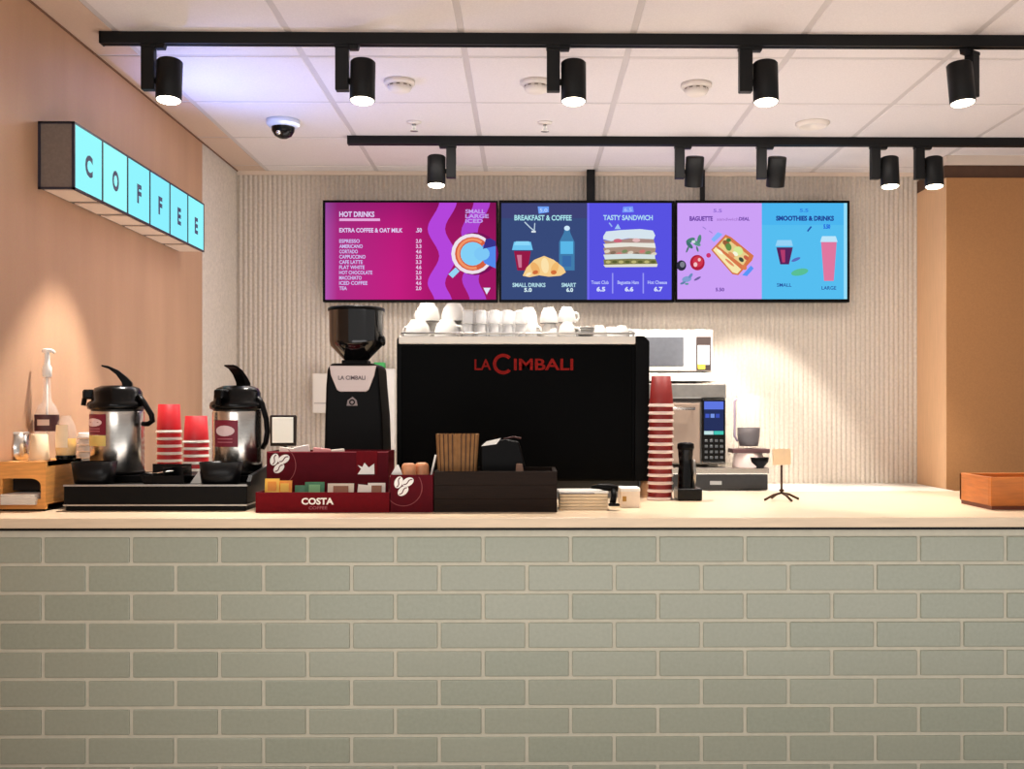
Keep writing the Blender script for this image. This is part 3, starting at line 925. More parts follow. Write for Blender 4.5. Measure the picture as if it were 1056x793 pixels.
def basin(xa, xb, ya, yb, lab, Y=3.335):
    k_ = Y / F
    xc = PX((xa + xb) / 2, Y); wt = (xb - xa) / 2 * k_; zt_, zb = PZ(ya, Y), PZ(yb, Y)
    zb = zrack + .001; zt_ = PZ(ya, Y)
    t = thing('drip_basin', lab, 'drip tray', (xc, Y, zb), group='black drip basins on the rack')
    h = zt_ - zb
    mb = MB()
    n = 28; rings = []
    def ringp(w_, d_, z):
        return [(w_ * math.copysign(abs(math.cos(2 * PI * i / n)) ** .6, math.cos(2 * PI * i / n)), d_ * math.copysign(abs(math.sin(2 * PI * i / n)) ** .6, math.sin(2 * PI * i / n)), z) for i in range(n)]
    for (s_, z) in ((.0, 0), (.80, 0), (.86, .004), (1.0, h), (.96, h), (.84, .012), (0, .01)): rings.append(ringp(wt * s_, .048 * s_, z))
    vs = [p for r_ in rings for p in r_]
    fs = [(j * n + i, j * n + (i + 1) % n, (j + 1) * n + (i + 1) % n, (j + 1) * n + i) for j in range(len(rings) - 1) for i in range(n)]
    mb.add(vs, fs, BASIN, True); mb.build('bowl', t)
    mb = MB()
    for k in range(-3, 4): mb.box(k * wt * .24 - .003, k * wt * .24 + .003, -.034, .034, h * .78, h * .82, MATTE)
    mb.build('grille', t)


basin(76, 119, 475.5, 499, 'black drip basin in front of the left airpot')
basin(207, 249, 476, 499, 'black drip basin in front of the right airpot')
# middle caddy
Yc = 3.35
cd = thing('condiment_caddy', 'black open caddy with angled sides between the two airpots', 'caddy', (PX(152, Yc), Yc, zrack + .0005))
k_ = Yc / F; wc = 40 * k_; hc = PZ(479, Yc) - zrack
mb = MB()
mb.prism([(0, 0), (wc, 0), (wc, hc * .9), (wc * .94, hc * .9), (wc * .94, .006), (.006, .006), (-.006, hc * .55), (-.014, hc * .5)], -.03, .05, GLOSS)
mb.box(.0, wc, .046, .052, 0, hc, GLOSS)
mb.box(wc * .02, wc * .97, -.032, -.028, 0, hc * .45, GLOSS)
mb.build('body', cd)
mb = MB(); mb.box(wc * .48, wc * .51, -.028, .046, .006, hc * .8, BLACK); mb.build('divider', cd)
sp = MB(); sp.tube([(0, 0, .0), (.03, -.004, .006), (.06, -.006, .010)], [.004, .0025, .0022], STEEL, seg=8); sp.lathe([(0, 0), (.010, .002), (.013, .006)], STEEL, c=(-.008, 0, -.003), seg=16)
tag(sp.build('teaspoon', loc=(PX(160, Yc), Yc - .01, zrack + .031)), 'small steel teaspoon lying in the black caddy', 'spoon')
mb = MB(); mb.prism([(-.016, 0), (.018, 0), (.018, .006), (.010, .040)], -.001, .001, PAPER, M=Matrix.Rotation(-.12, 4, 'X'))
tag(mb.build('folded_card', loc=(PX(202, 3.36), 3.355, zrack + .001)), 'small white pointed card standing left of the right drip basin', 'card')

# ------------------------------------------------------------------ airpots
Ya = 3.50
AZ = zrack + .0225


def airpot(px, r, lab, la, _unused, colours, lever_rot, handle, group='steel airpots on the black rack'):
    t = thing('airpot', lab, 'airpot', (PX(px, Ya), Ya, AZ), group=group)
    zl = PZ(421.5, Ya) - AZ
    mb = MB(); mb.lathe([(0, .0), (r - .004, 0), (r, .006), (r, zl - .012), (r - .005, zl), (0, zl)], STEEL, seg=48); mb.build('body', t)
    mb = MB(); mb.lathe([(r + .0005, 0), (r + .003, .001), (r + .003, .008), (r + .0005, .010)], BLACK, seg=40); mb.build('foot_ring', t)
    zt_ = PZ(398, Ya) - AZ
    mb = MB()
    mb.lathe([(r - .002, zl - .004), (r + .007, zl), (r + .009, zl + .010), (r + .006, zl + .020), (r - .004, zl + .026), (r - .006, zt_ - .022), (r - .014, zt_ - .008), (r - .034, zt_), (0, zt_ + .002)], GLOSS, seg=48)
    mb.build('lid', t)
    R_ = Matrix.Rotation(lever_rot, 4, 'Z')
    mb = MB()
    mb.box(-.104, -.03, -.017, .017, zl + .030, zt_ - .012, GLOSS, .008, 3, M=R_)
    mb.tube([(-.098, 0, zl + .034), (-.102, 0, zl + .010)], .008, BLACK, M=R_)
    mb.build('spout', t)
    mb = MB(); z = zt_
    pts = [(.046, z - .004), (.046, z + .010), (.030, z + .028), (.004, z + .050), (-.026, z + .064), (-.046, z + .067), (-.047, z + .062), (-.024, z + .054), (-.002, z + .036), (.014, z + .012), (.018, z - .004)]
    mb.prism(pts, -.018, .018, BLACK, M=R_, bev=.002); mb.build('pump_lever', t)
    mb = MB(); mb.tube([Vector((x, 0, zz)) for x, zz in handle], [.008] * len(handle), BLACK, flat=1.4, M=Matrix.Rotation(-.25, 4, 'Z')); mb.build('handle', t)
    mb = MB()
    for (z1, z0, c) in colours: mb.lathe([(r + .0012, z0), (r + .0012, z1)], c, a0=-PI / 2 + la[0], a1=-PI / 2 + la[1], seg=18)
    z1, z0 = colours[0][0], colours[0][1]; am = -PI / 2 + (la[0] + la[1]) / 2; hh = (z1 - z0)
    # printed oval and lines
    zc = z0 + hh * .60; span = (la[1] - la[0])
    n = 16
    vs = [((r + .0035) * math.cos(am), (r + .0035) * math.sin(am), zc)]
    for i in range(n):
        q = 2 * PI * i / n; a = am + span * .38 * math.cos(q)
        vs.append(((r + .0028) * math.cos(a), (r + .0028) * math.sin(a), zc + hh * .20 * math.sin(q)))
    mb.add(vs, [(0, 1 + i, 1 + (i + 1) % n) for i in range(n)], mat('label_print', (226, 200, 200), .6))
    for q in (.28, .16): mb.lathe([(r + .0022, z0 + hh * q), (r + .0022, z0 + hh * q + .003)], mat('label_print_dim', (190, 110, 120), .6), a0=am - span * .3, a1=am + span * .3, seg=8)
    mb.build('label', t)
    return t


LB = mat('burgundy_label', (122, 16, 44), .45); LY = mat('yellow_label', (238, 208, 120), .5); LC = mat('cream_label', (232, 214, 180), .5)
def az(y): return PZ(y, Ya) - AZ
airpot(121, .083, 'left steel airpot with burgundy and yellow label beside the oak box', (-1.22, -.06),
       None, [(az(427), az(448), LB), (az(448.5), az(459), LY)], .25, [(.078, az(408)), (.095, az(414)), (.125, az(428)), (.128, az(434)), (.112, az(437)), (.094, az(437))])
airpot(245, .079, 'right steel airpot with square burgundy label beside the red sachet box', (-.80, .28),
       None, [(az(433), az(460), LB)], 1.2, [(.074, az(410)), (.086, az(416)), (.102, az(432)), (.106, az(445)), (.100, az(456)), (.088, az(462))])


# ------------------------------------------------------------------ paper cup stacks
def cup_proto(rt, rb, h, body, rim, name='paper_cup', band=None):
    """upside-down paper cup: rt = rim radius (at the bottom), rb = base radius (at the top)"""
    t = thing(name, 'x', 'cup')
    mb = MB(); mb.lathe([(rt, .004), (rb, h), (rb - .0015, h + .0005), (rb - .003, h - .004), (0, h - .004)], body, seg=28); mb.build('body', t)
    mb = MB(); mb.lathe([(rt - .001, .0), (rt + .0022, .001), (rt + .003, .0035), (rt + .0022, .006), (rt, .0065)], rim, seg=28)
    if band: mb.lathe([(rt + .0008, .006), (rt + .0004, .006 + band)], rim, seg=28)
    mb.build('rim', t)
    return t


def stack(px, Y, ytop, n, rt, rb, h, body, rim, labf, group, band=None, lean=0.0):
    k_ = Y / F
    ztop_ = PZ(ytop, Y); pitch = (ztop_ - 1.0 - h) / (n - 1)
    first = None
    for i in range(n):
        zz = 1.0 + (n - 1 - i) * pitch
        loc = (PX(px, Y) + lean * (n - 1 - i) + random.uniform(-.0008, .0008), Y + random.uniform(-.001, .001), zz)
        if first is None:
            first = cup_proto(rt, rb, h, body, rim, band=band); first.location = loc; first['label'] = labf(i); first['group'] = group
        else:
            dup(first, loc, random.uniform(0, 3), labf(i))


stack(174.5, 3.74, 417, 10, .041, .036, .098, RED, PAPER, lambda i: 'red upside-down cup, %s, taller stack beside the left airpot' % ORD[i], 'taller stack of red cups between the airpots', .004)
stack(202.5, 3.70, 429, 9, .042, .036, .092, RED, PAPER, lambda i: 'red upside-down cup, %s, shorter stack beside the right airpot' % ORD[i], 'shorter stack of red cups between the airpots', .004)
stack(680.5, 3.66, 388, 13, .0415, .0325, .104, REDB, mat('paper_rim_pinkish', (222, 200, 190), .6), lambda i: 'red upside-down cup, %s, tall stack right of the espresso machine' % ORD[i], 'tall stack of cups right of the espresso machine', .005, .0004)
stack(671, 3.78, 489, 3, .0415, .0325, .085, mat('tan_paper_cup', (196, 150, 110), .6), mat('tan_paper_rim', (214, 176, 140), .6), lambda i: 'tan upside-down cup, %s, short stack behind the tall red one' % ORD[i], 'short stack of tan cups')

# ------------------------------------------------------------------ small framed display behind the right airpot
Yt = 3.86
tb = thing('countertop_display', 'small black framed display with a white face behind the sachet box', 'display', (PX(292, Yt), Yt, 1.0), .12)
k_ = Yt / F
zt_ = PZ(428, Yt) - 1; zb_ = PZ(460, Yt) - 1
mb = MB(); mb.prism([(-13 * k_, zb_), (13 * k_, zb_), (13.5 * k_, zt_ - .004), (12.5 * k_, zt_), (-12.5 * k_, zt_), (-13.5 * k_, zt_ - .004)], 0, .018, mat('bronze_frame', (52, 44, 38), .3, .4), bev=.002); mb.build('frame', tb)
mb = MB(); mb.box(-11 * k_, 10.2 * k_, -.002, .002, zb_ + .012, zt_ - .008, mat('pale_panel', (226, 226, 216), .35, emit=(236, 236, 228), estr=.25), .001); mb.build('white_face', tb)
mb = MB(); mb.tube([(0, .016, zb_ + .02), (0, .03, .10), (0, .03, .006)], .012, MATTE); mb.lathe([(0, 0), (.05, 0), (.05, .005), (.014, .010), (0, .010)], MATTE, c=(0, .03, 0)); mb.build('stand', tb)

# ------------------------------------------------------------------ sachet box
Ys = 3.21
sx0, sx1 = PX(263.5, Ys), PX(401.5, Ys); SW = sx1 - sx0
sb = thing('sachet_box', 'wide burgundy card sachet box with white lettering beside the airpot rack', 'box', (sx0, Ys, 1.0))
zf = PZ(507.5, Ys) - 1
Yu = .135
zu = PZ(465.5, Ys + Yu) - 1
ux0, ux1 = PX(275, Ys + Yu) - sx0, PX(400.5, Ys + Yu) - sx0
mb = MB(); mb.box(0, SW, 0, .004, 0, zf, BURG, .0008, 1); mb.build('front_panel', sb)
mb = MB()
mb.box(0, SW, .004, Yu + .15, 0, .004, BURGD); mb.box(0, .004, .004, Yu, 0, zf, BURGD); mb.box(SW - .004, SW, .004, Yu, 0, zf, BURGD)
mb.build('tray', sb)
mb = MB()
mb.box(ux0, ux1, Yu, Yu + .004, .004, zu, BURGD)
mb.box(ux0, ux0 + .004, Yu + .004, Yu + .15, .004, zu, BURGD); mb.box(ux1 - .004, ux1, Yu + .004, Yu + .15, .004, zu, BURGD)
mb.box(ux0, ux1, Yu + .146, Yu + .15, .004, zu, BURGD); mb.box(ux0, ux1, Yu + .004, Yu + .146, zu - .03, zu - .026, BURG)
mb.box(ux0, ux1, Yu - .0006, Yu, zu - .003, zu, mat('burgundy_edge', (150, 50, 60), .5))
mb.build('upper_bin', sb)
mb = MB(); zt_ = PZ(489, Ys + Yu) - 1
mb.box(PX(367.5, Ys + Yu) - sx0, PX(389.5, Ys + Yu) - sx0, Yu - .003, Yu, zt_, zu + .002, BURG, .0008, 1); mb.build('tab', sb)


def loc2(x, y, Y): p = P(x, y, Y); return p.x - sx0, p.z - 1.0


mb = MB()
u = (Ys + Yu) / F; x, z = loc2(287.5, 477.5, Ys + Yu)
beans(mb, x, z, 10.5 * u, Yu - .001, LABELW, BURGD)
x, z = loc2(284, 480, Ys + Yu); mb.ring(x, z, 20.6 * u, 21.3 * u, Yu - .0008, mat('print_faint', (140, 62, 66), .6), -1.1, .9)
x, z = loc2(377.5, 483.5, Ys + Yu)
for dx, dz in ((-7.5, -4.5), ):
    mb.flat([(x - 8.5 * u, z - 5.5 * u), (x + 8.8 * u, z - 5.5 * u), (x + 8.5 * u, z + 5.5 * u), (x + 3 * u, z + 1.5 * u), (x - 1.5 * u, z + 6.5 * u), (x - 3.5 * u, z + 2 * u), (x - 8.5 * u, z + 4 * u), (x - 5 * u, z)], Yu - .0042, LABELW)
mb.build('emblem', sb)
mb = MB(); x, z = loc2(327.5, 520, Ys); u = Ys / F
mb.text('COSTA', LABELW, x, -.0012, z, 6.4 * u, 33 * u, bold=.035)
x, z = loc2(328, 525.2, Ys); mb.text('COFFEE', mat('print_rose', (176, 96, 104), .6), x, -.0012, z, 3.0 * u, 19 * u, bold=.01)
mb.build('lettering', sb)

# sachets in the box
def sachet(x, ytop, ybot, Y, wpx, m, m2, lab, lean=.0, grp='sachets in the wide burgundy box', tilt=-.25):
    p = P(x, ybot, Y); u = Y / F; w = wpx * u; h = P(x, ytop, Y).z - p.z
    base = max(1.0045, p.z)
    t = MB(); h = P(x, ytop, Y).z - base
    M = Matrix.Rotation(tilt, 4, 'X') @ Matrix.Rotation(lean, 4, 'Y')
    n = 6
    vs, fs = [], []
    for j in range(n + 1):
        for i in range(n + 1):
            a, b2 = i / n, j / n
            bul = .0035 * math.sin(PI * a) * math.sin(PI * b2)
            vs.append((w * (a - .5), -bul - .0004, h * b2))
    for j in range(n + 1):
        for i in range(n + 1):
            a, b2 = i / n, j / n
            vs.append((w * (a - .5), .0035 * math.sin(PI * a) * math.sin(PI * b2) + .0004, h * b2))
    q = (n + 1) ** 2
    for j in range(n):
        for i in range(n):
            k = j * (n + 1) + i
            fs.append((k, k + 1, k + n + 2, k + n + 1)); fs.append((q + k, q + k + n + 1, q + k + n + 2, q + k + 1))
    t.add(vs, fs, m, True, M)
    if m2:
        t.box(-w * .28, w * .30, -.0052, -.0046, h * .60, h * .90, m2, M=M)
    o = t.build('sachet', loc=(p.x, Y, base)); tag(o, lab, 'sachet', grp)


OR_, YE, GRN = mat('orange_sachet', (238, 150, 40), .45, noise=.08), mat('yellow_sachet', (246, 196, 70), .45), mat('green_sachet', (34, 110, 62), .4, noise=.1)
CRM, WSA, BRS = mat('cream_sachet', (226, 210, 186), .5, noise=.05), mat('white_sachet', (240, 232, 218), .5), mat('brown_print', (150, 96, 66), .5)
sachet(280, 493.5, 530, 3.27, 15, YE, OR_, 'yellow sachet at the far left of the wide burgundy box', tilt=-.12)
sachet(293, 495.5, 530, 3.275, 15, OR_, YE, 'orange sachet beside the yellow one in the wide burgundy box', tilt=-.12)
sachet(310, 500.5, 530, 3.275, 13, GRN, None, 'dark green sachet, left one of two in the wide burgundy box', tilt=-.12)
sachet(324, 497, 530, 3.27, 20, GRN, mat('pale_green_print', (120, 176, 120), .5), 'green sachet with pale print, right one of two in the burgundy box', tilt=-.12)
sachet(351, 498.5, 530, 3.27, 27, CRM, BRS, 'cream sachet with brown print right of the green ones', tilt=-.12)
sachet(374, 500, 530, 3.268, 15, WSA, None, 'white sachet right of the cream one in the wide burgundy box', .1, tilt=-.12)
sachet(388, 498, 530, 3.272, 18, WSA, BRS, 'white sachet with brown print at the far right of the wide burgundy box', tilt=-.12)
for k, (x, y, w, m) in enumerate(((296, 461.5, 18, WSA), (313, 459.5, 16, PAPER), (331, 462, 18, mat('pink_sachet', (226, 160, 158), .5)), (349, 463, 14, WSA))):
    p = P(x, 470, 3.42)
    mb = MB(); u = 3.42 / F; hh = P(x, y, 3.42).z - (1.0 + zu - .0255)
    mb.box(-w * u / 2, w * u / 2, -.004, .004, 0, hh, m, .003, 2)
    tag(mb.build('sachet', loc=(p.x, 3.42, 1.0 + zu - .0255), rot=(-.1, [.12, -.2, .1, -.1][k], 0)),
        ['white sachet peeking over the top of the burgundy box at its left end', 'white sachet standing tallest behind the burgundy box top edge',
         'pink sachet peeking over the top edge of the burgundy box', 'white sachet right of the pink one behind the burgundy box top edge'][k], 'sachet', 'sachets in the upper bin of the burgundy box')

# small emblem box
Yq = 3.215
qx0, qx1 = PX(402.5, Yq), PX(446.5, Yq); QW = qx1 - qx0; zq = PZ(489.5, Yq) - 1
qb = thing('emblem_box', 'small burgundy box with a white coffee bean emblem left of the dark crate', 'box', (qx0, Yq, 1.0))
mb = MB()
mb.box(0, QW, 0, .004, 0, zq, BURGD, .0006, 1); mb.box(0, QW, .126, .13, 0, zq, BURGD); mb.box(0, .004, .004, .126, 0, zq, BURGD); mb.box(QW - .004, QW, .004, .126, 0, zq, BURGD); mb.box(.004, QW - .004, .004, .126, 0, .004, BURGD)
mb.build('carton', qb)
mb = MB(); u = Yq / F; p = P(415.5, 501, Yq)
beans(mb, p.x - qx0, p.z - 1, 10.5 * u, -.001, LABELW, BURGD)
p = P(416, 502.5, Yq); mb.ring(p.x - qx0, p.z - 1, 18.8 * u, 19.5 * u, -.0008, mat('print_faint', (140, 62, 66), .6), -2.7, .6)
mb.build('emblem', qb)
BIS = mat('tan_wrapped_biscuit', (206, 142, 100), .5, noise=.12, nscale=60)
for k, x in enumerate((421.5, 434)):
    p = P(x, 484, Yq + .05); u = (Yq + .05) / F
    mb = MB()
    zc = P(x, 477.5, Yq + .05).z - 1.0045
    mb.lathe([(0, 0), (6.5 * u, 0), (7.4 * u, .004), (7.4 * u, zc - .012), (6.6 * u, zc - .004), (4.4 * u, zc), (0, zc - .001)], BIS, seg=24)
    mb.ring(0, 0, 3 * u, 4.2 * u, 0, CREAM) if False else None
    tag(mb.build('wrapped_biscuit', loc=(p.x, Yq + .05 + .03 * k, 1.0045)), ['tan wrapped biscuit on the left inside the small emblem box', 'tan wrapped biscuit on the right inside the small emblem box'][k], 'biscuit', 'biscuits in the small emblem box')
p = P(408.5, 490, Yq + .02)
mb = MB(); u = Yq / F
mb.prism([(-7 * u, 0), (6.5 * u, 0), (6 * u, 2 * u), (2 * u, 12 * u), (0, 12 * u)], -.0008, .0008, PAPER)
tag(mb.build('paper_slip', loc=(P(409, 490, Yq + .02).x, Yq + .02, 1.0 + zq - .006)), 'white pointed paper slip sticking out of the small emblem box', 'paper slip')
mb = MB(); a, b2 = P(442.5, 500, Yq + .07), P(449.5, 469, Yq + .07)
mb.tube([(0, 0, 0), (b2.x - a.x, 0, b2.z - a.z)], .0034, PAPER, seg=8)
tag(mb.build('paper_straw', loc=a), 'white paper straw leaning right out of the small emblem box', 'straw')

# ------------------------------------------------------------------ dark wooden crate and its contents
Yk = 3.22
kx0, kx1 = PX(447.5, Yk), PX(574.5, Yk); KW = kx1 - kx0; zk = PZ(486, Yk) - 1; KD = .24
kb = thing('wooden_crate', 'low dark brown wooden crate in front of the espresso machine', 'crate', (kx0, Yk, 1.0))
mb = MB()
for q in range(3):
    z0, z1 = zk * q / 3, zk * (q + 1) / 3 - .0003
    mb.box(0, KW, 0, .012, z0, z1, DARKWOOD, .0006, 1)
mb.build('front_board', kb)
mb = MB()
mb.box(0, KW, KD - .012, KD, 0, zk, DARKWOOD); mb.box(0, .012, .012, KD - .012, 0, zk, DARKWOOD); mb.box(KW - .012, KW, .012, KD - .012, 0, zk, DARKWOOD); mb.box(.012, KW - .012, .012, KD - .012, 0, .01, DARKWOOD)
mb.build('carcass', kb)
# corrugated sleeve
Yz = 3.29
zb_ = 1.0105; cxs = PX(471.5, Yz); u = Yz / F; hs = PZ(447.5, Yz) - zb_
mb = MB(); n = 120; vs, fs = [], []
KR3 = mat('kraft_groove', (66, 42, 26), .8, noise=.2)
KR2 = mat('kraft_ridge', (134, 97, 62), .75, noise=.2, nscale=40, spec=.1)
dense = []
for i in range(2001):
    a = 2 * PI * i / 2000
    dense.append((math.copysign(abs(math.cos(a)) ** .4, math.cos(a)), .85 * math.copysign(abs(math.sin(a)) ** .4, math.sin(a))))
cum = [0]
for i in range(2000): cum.append(cum[-1] + math.dist(dense[i], dense[i + 1]))
unit = []; q = 0
for k in range(n):
    tgt = cum[-1] * k / n
    while cum[q + 1] < tgt: q += 1
    unit.append(dense[q])
for (wt, z, rib) in ((17.5, 0, 1), (21, hs, 1), (19.4, hs, 0), (16, .004, 0)):
    for i in range(n):
        rr = wt * u * (1 + (.045 if rib and i % 4 < 2 else 0))
        vs.append((rr * unit[i][0], rr * unit[i][1], z))
for j in range(3):
    for i in range(n): fs.append((j * n + i, j * n + (i + 1) % n, (j + 1) * n + (i + 1) % n, (j + 1) * n + i))
mb.add(vs, [f for k, f in enumerate(fs) if k % 4 not in (2,)], KR2); mb.add(vs, [f for k, f in enumerate(fs) if k % 4 == 2], KR3)
tag(mb.build('cardboard_sleeve', loc=(cxs, Yz + .02, zb_)), 'ribbed brown cardboard sleeve standing in the left of the dark crate', 'sleeve')
# black pouch
pbx = PX(519, Yz); wv = 23 * u; hv = PZ(453, Yz) - zb_
bp_ = thing('black_pouch', 'black folded packet standing in the middle of the dark crate', 'packet', (pbx, Yz + .03, zb_))
mb = MB(); mb.prism([(-wv, 0), (wv * .95, 0), (wv * .98, hv * .6), (wv * .7, hv * .96), (wv * .1, hv), (-wv, hv * .93)], -.04, .05, BLACK, bev=.004); mb.build('body', bp_)
mb = MB(); mb.prism([(-wv * .98, hv * .90), (-wv * .75, hv * .97), (-wv * .1, hv * 1.02), (-wv * .3, hv * .93)], -.043, -.040, PAPER); mb.build('white_flap', bp_)
mb = MB(); mb.tube([(0, 0, hv * 1.0), (.03, 0, hv * 1.03), (wv * .8, 0, hv * 1.01)], .003, mat('dark_red_tie', (70, 36, 32), .6), seg=6); mb.build('tie', bp_)
for k, x in enumerate((533, 541)):
    p = P(x, 484, 3.262); hh = P(x, [478, 481][k], 3.262).z - zb_
    mb = MB(); mb.box(-.010, .010, -.006, .006, 0, hh, mat('brown_packet', (120, 90, 72), .6, noise=.2), .003, 2)
    tag(mb.build('sugar_stick', loc=(p.x, 3.262, zb_), rot=(-.05, [.15, -.3][k] * .4, 0)), ['brown sugar packet beside the black packet in the dark crate', 'shorter brown sugar packet at the right in the dark crate'][k], 'sugar packet', 'sugar packets in the dark crate')

# ------------------------------------------------------------------ beige pad, scanner, small white block
Yw = 3.29
wx0, wx1 = PX(577, Yw), PX(627, Yw); zw = PZ(508, Yw) - 1
pad = thing('napkin_pack', 'low beige pack with a white top right of the dark crate', 'napkin pack', (wx0, Yw, 1.0))
mb = MB()
for k in range(5): mb.box(0, (wx1 - wx0), 0, .11, zw * k / 5 * .94, zw * (k + 1) / 5 * .94 - .001, CREAM, .0015, 1)
mb.build('folded_layers', pad)
mb = MB(); mb.box(-.002, wx1 - wx0 + .002, -.002, .112, zw * .94, zw + .004, PAPER, .0015, 1); mb.build('top_sheet', pad)
mb = MB(); mb.box(.003, (wx1 - wx0) * .72, -.0032, -.002, zw * .93, zw * .97, mat('violet_print', (70, 48, 84), .6)); mb.build('printed_stripe', pad)
sc_ = thing('handheld_scanner', 'small black gadget resting on the beige pack before the machine', 'gadget', (PX(628, 3.30), 3.31, 1.0 + zw + .0045))
mb = MB(); mb.tube([(-.055, .0, .010), (-.03, 0, .013), (.0, 0, .010), (.028, 0, .006)], [.004, .009, .012, .010], BLACK, flat=1.3); mb.build('head', sc_)
mb = MB(); mb.tube([(.010, -.035, -.034), (.014, -.024, -.014), (.012, 0, .006)], [.010, .009, .008], BLACK, flat=1.3); mb.build('grip', sc_)
mb = MB(); mb.box(-.004, .030, -.052, -.028, -.044, -.036, GLOSS, .003); mb.build('foot', sc_)
wb = thing('white_carton', 'small white carton block left of the tall cup stack', 'carton', (PX(640, 3.36), 3.36, 1.0))
u = 3.36 / F
mb = MB(); mb.box(0, 20 * u, 0, .09, 0, PZ(507, 3.36) - 1, mat('offwhite_card', (240, 222, 200), .6, noise=.05), .002); mb.build('body', wb)
mb = MB(); mb.box(-.001, 20 * u + .001, -.001, .091, PZ(507, 3.36) - 1, PZ(503.5, 3.36) - 1, PAPER, .001, 1); mb.build('lid', wb)
mb = MB(); mb.box(2 * u, 6 * u, -.0012, 0, .02, .036, mat('yellow_brown_print', (176, 130, 50), .6)); mb.build('printed_mark', wb)

# ------------------------------------------------------------------ coffee grinder
Yg = 3.74; u = Yg / F
gxc = PX(368, Yg)
gr_ = thing('coffee_grinder', 'tall black coffee grinder with a bean hopper left of the espresso machine', 'coffee grinder', (gxc, Yg, 1.0))
def gz(y): return PZ(y, Yg) - 1
def gxx(x): return PX(x, Yg) - gxc
mb = MB()
mb.prism([(gxx(338.5), .01), (gxx(400.5), .01), (gxx(398), gz(430)), (gxx(395), gz(396)), (gxx(394), gz(380)), (gxx(390), gz(376)), (gxx(347), gz(376)), (gxx(343), gz(381)), (gxx(341.5), gz(400))], -.10, .12, BLACK, bev=.008)
mb.build('body', gr_)
mb = MB(); mb.box(gxx(339), gxx(400), -.13, .13, 0, .03, BLACK, .006); mb.build('base', gr_)
mb = MB()
mb.prism([(gxx(345.5), gz(378.5)), (gxx(392.5), gz(378.5)), (gxx(390.5), gz(388)), (gxx(385), gz(402.5)), (gxx(382), gz(404.5)), (gxx(356), gz(404.5)), (gxx(353), gz(402.5)), (gxx(347), gz(388))], -.108, -.10, mat('rose_silver', (205, 188, 182), .35, .35), bev=.002)
mb.build('badge_plate', gr_)
mb = MB(); mb.text('LA CIMBALI', mat('badge_print', (80, 66, 70), .5), gxx(368), -.1088, gz(392.5), 4 * u, 27 * u, bold=.02)
mb.build('lettering', gr_)
mb = MB(); z = gz(414.5)
mb.flat([(gxx(368) - 5.5 * u, z - 4 * u), (gxx(368) + 5.5 * u, z - 4 * u), (gxx(368) + 4.5 * u, z + 1.5 * u), (gxx(368) + .5 * u, z + 5 * u), (gxx(368) - 4.5 * u, z + 1.5 * u)][::1], -.1008, mat('emblem_grey', (150, 136, 134), .5))
mb.ring(gxx(368), z - .5 * u, 1.6 * u, 3 * u, -.1014, BLACK); mb.build('emblem', gr_)
HOP = mat('smoked_hopper', (12, 11, 11), .12, coat=.4)
mb = MB()
xc = gxx(367.5)
mb.lathe([(10 * u, gz(376.5)), (11 * u, gz(373)), (14 * u, gz(370)), (26.5 * u, gz(357)), (27.5 * u, gz(352)), (28 * u, gz(322)), (28.6 * u, gz(320))], HOP, c=(xc, 0, 0), seg=40)
mb.build('hopper', gr_)
mb = MB(); mb.lathe([(28.8 * u, gz(321.5)), (28.9 * u, gz(318.6)), (27 * u, gz(317.4)), (0, gz(317))], BLACK, c=(xc, 0, 0), seg=40); mb.build('hopper_lid', gr_)
mb = MB(); mb.box(xc - 13 * u, xc + 13 * u, -.045, .045, gz(377), gz(372), BLACK, .003); mb.build('neck', gr_)
mb = MB(); mb.lathe([(0, 0), (.018, .0), (.018, .016), (.012, .02), (0, .02)], GLOSS, M=Matrix.Translation((gxx(392), -.02, gz(352))) @ Matrix.Rotation(PI / 2, 4, 'Y')); mb.build('side_knob', gr_)

# ------------------------------------------------------------------ espresso machine
Ym = 3.74; u = Ym / F
mxc = PX(540, Ym)
em = thing('espresso_machine', 'wide black espresso machine with red lettering facing the customer', 'espresso machine', (mxc, Ym, 1.0))
def mz(y): return PZ(y, Ym) - 1
def mx_(x): return PX(x, Ym) - mxc
MBLK = mat('machine_black', (2, 2, 2), .38, noise=.15, spec=.08)
zb_ = mz(496)
mb = MB()
prof = [(mx_(409), zb_), (mx_(668), zb_), (mx_(670), mz(470)), (mx_(669.5), mz(356)), (mx_(667.5), mz(350)), (mx_(664), mz(347)), (mx_(411), mz(347)), (mx_(409), mz(350))]
mb.prism(prof, 0, .50, MBLK, bev=.004); mb.build('body', em)
mb = MB()
mb.prism([(mx_(414), zb_ + .006), (mx_(652), zb_ + .006), (mx_(652), mz(357.5)), (mx_(414), mz(357.5))], -.008, 0, mat('back_panel_black', (2, 2, 2), .45, noise=.2, nscale=200, spec=.05), bev=.002); mb.build('back_panel', em)
mb = MB(); mb.prism([(mx_(654), zb_), (mx_(668.5), zb_), (mx_(669.5), mz(352)), (mx_(664), mz(346.5)), (mx_(655), mz(346.5))], -.014, .02, mat('machine_corner', (6, 6, 6), .4, spec=.1), bev=.004); mb.build('corner_post', em)
mb = MB()
mb.box(mx_(411.5), mx_(655), -.016, .48, mz(355), mz(347), mat('pale_tray', (232, 226, 214), .35, .1), .004, 3)
mb.tube([(mx_(414), -.012, mz(344)), (mx_(655), -.012, mz(344))], .0035, SILVER)
for x in (416, 475, 535, 595, 653): mb.tube([(mx_(x), -.012, mz(344)), (mx_(x), -.012, mz(350))], .003, SILVER, seg=6)
mb.build('cup_tray', em)
mb = MB(); mb.box(mx_(418), mx_(660), .03, .50, mz(504.5), zb_ + .01, mat('under_frame', (26, 26, 22), .35), .004); mb.build('drip_tray', em)
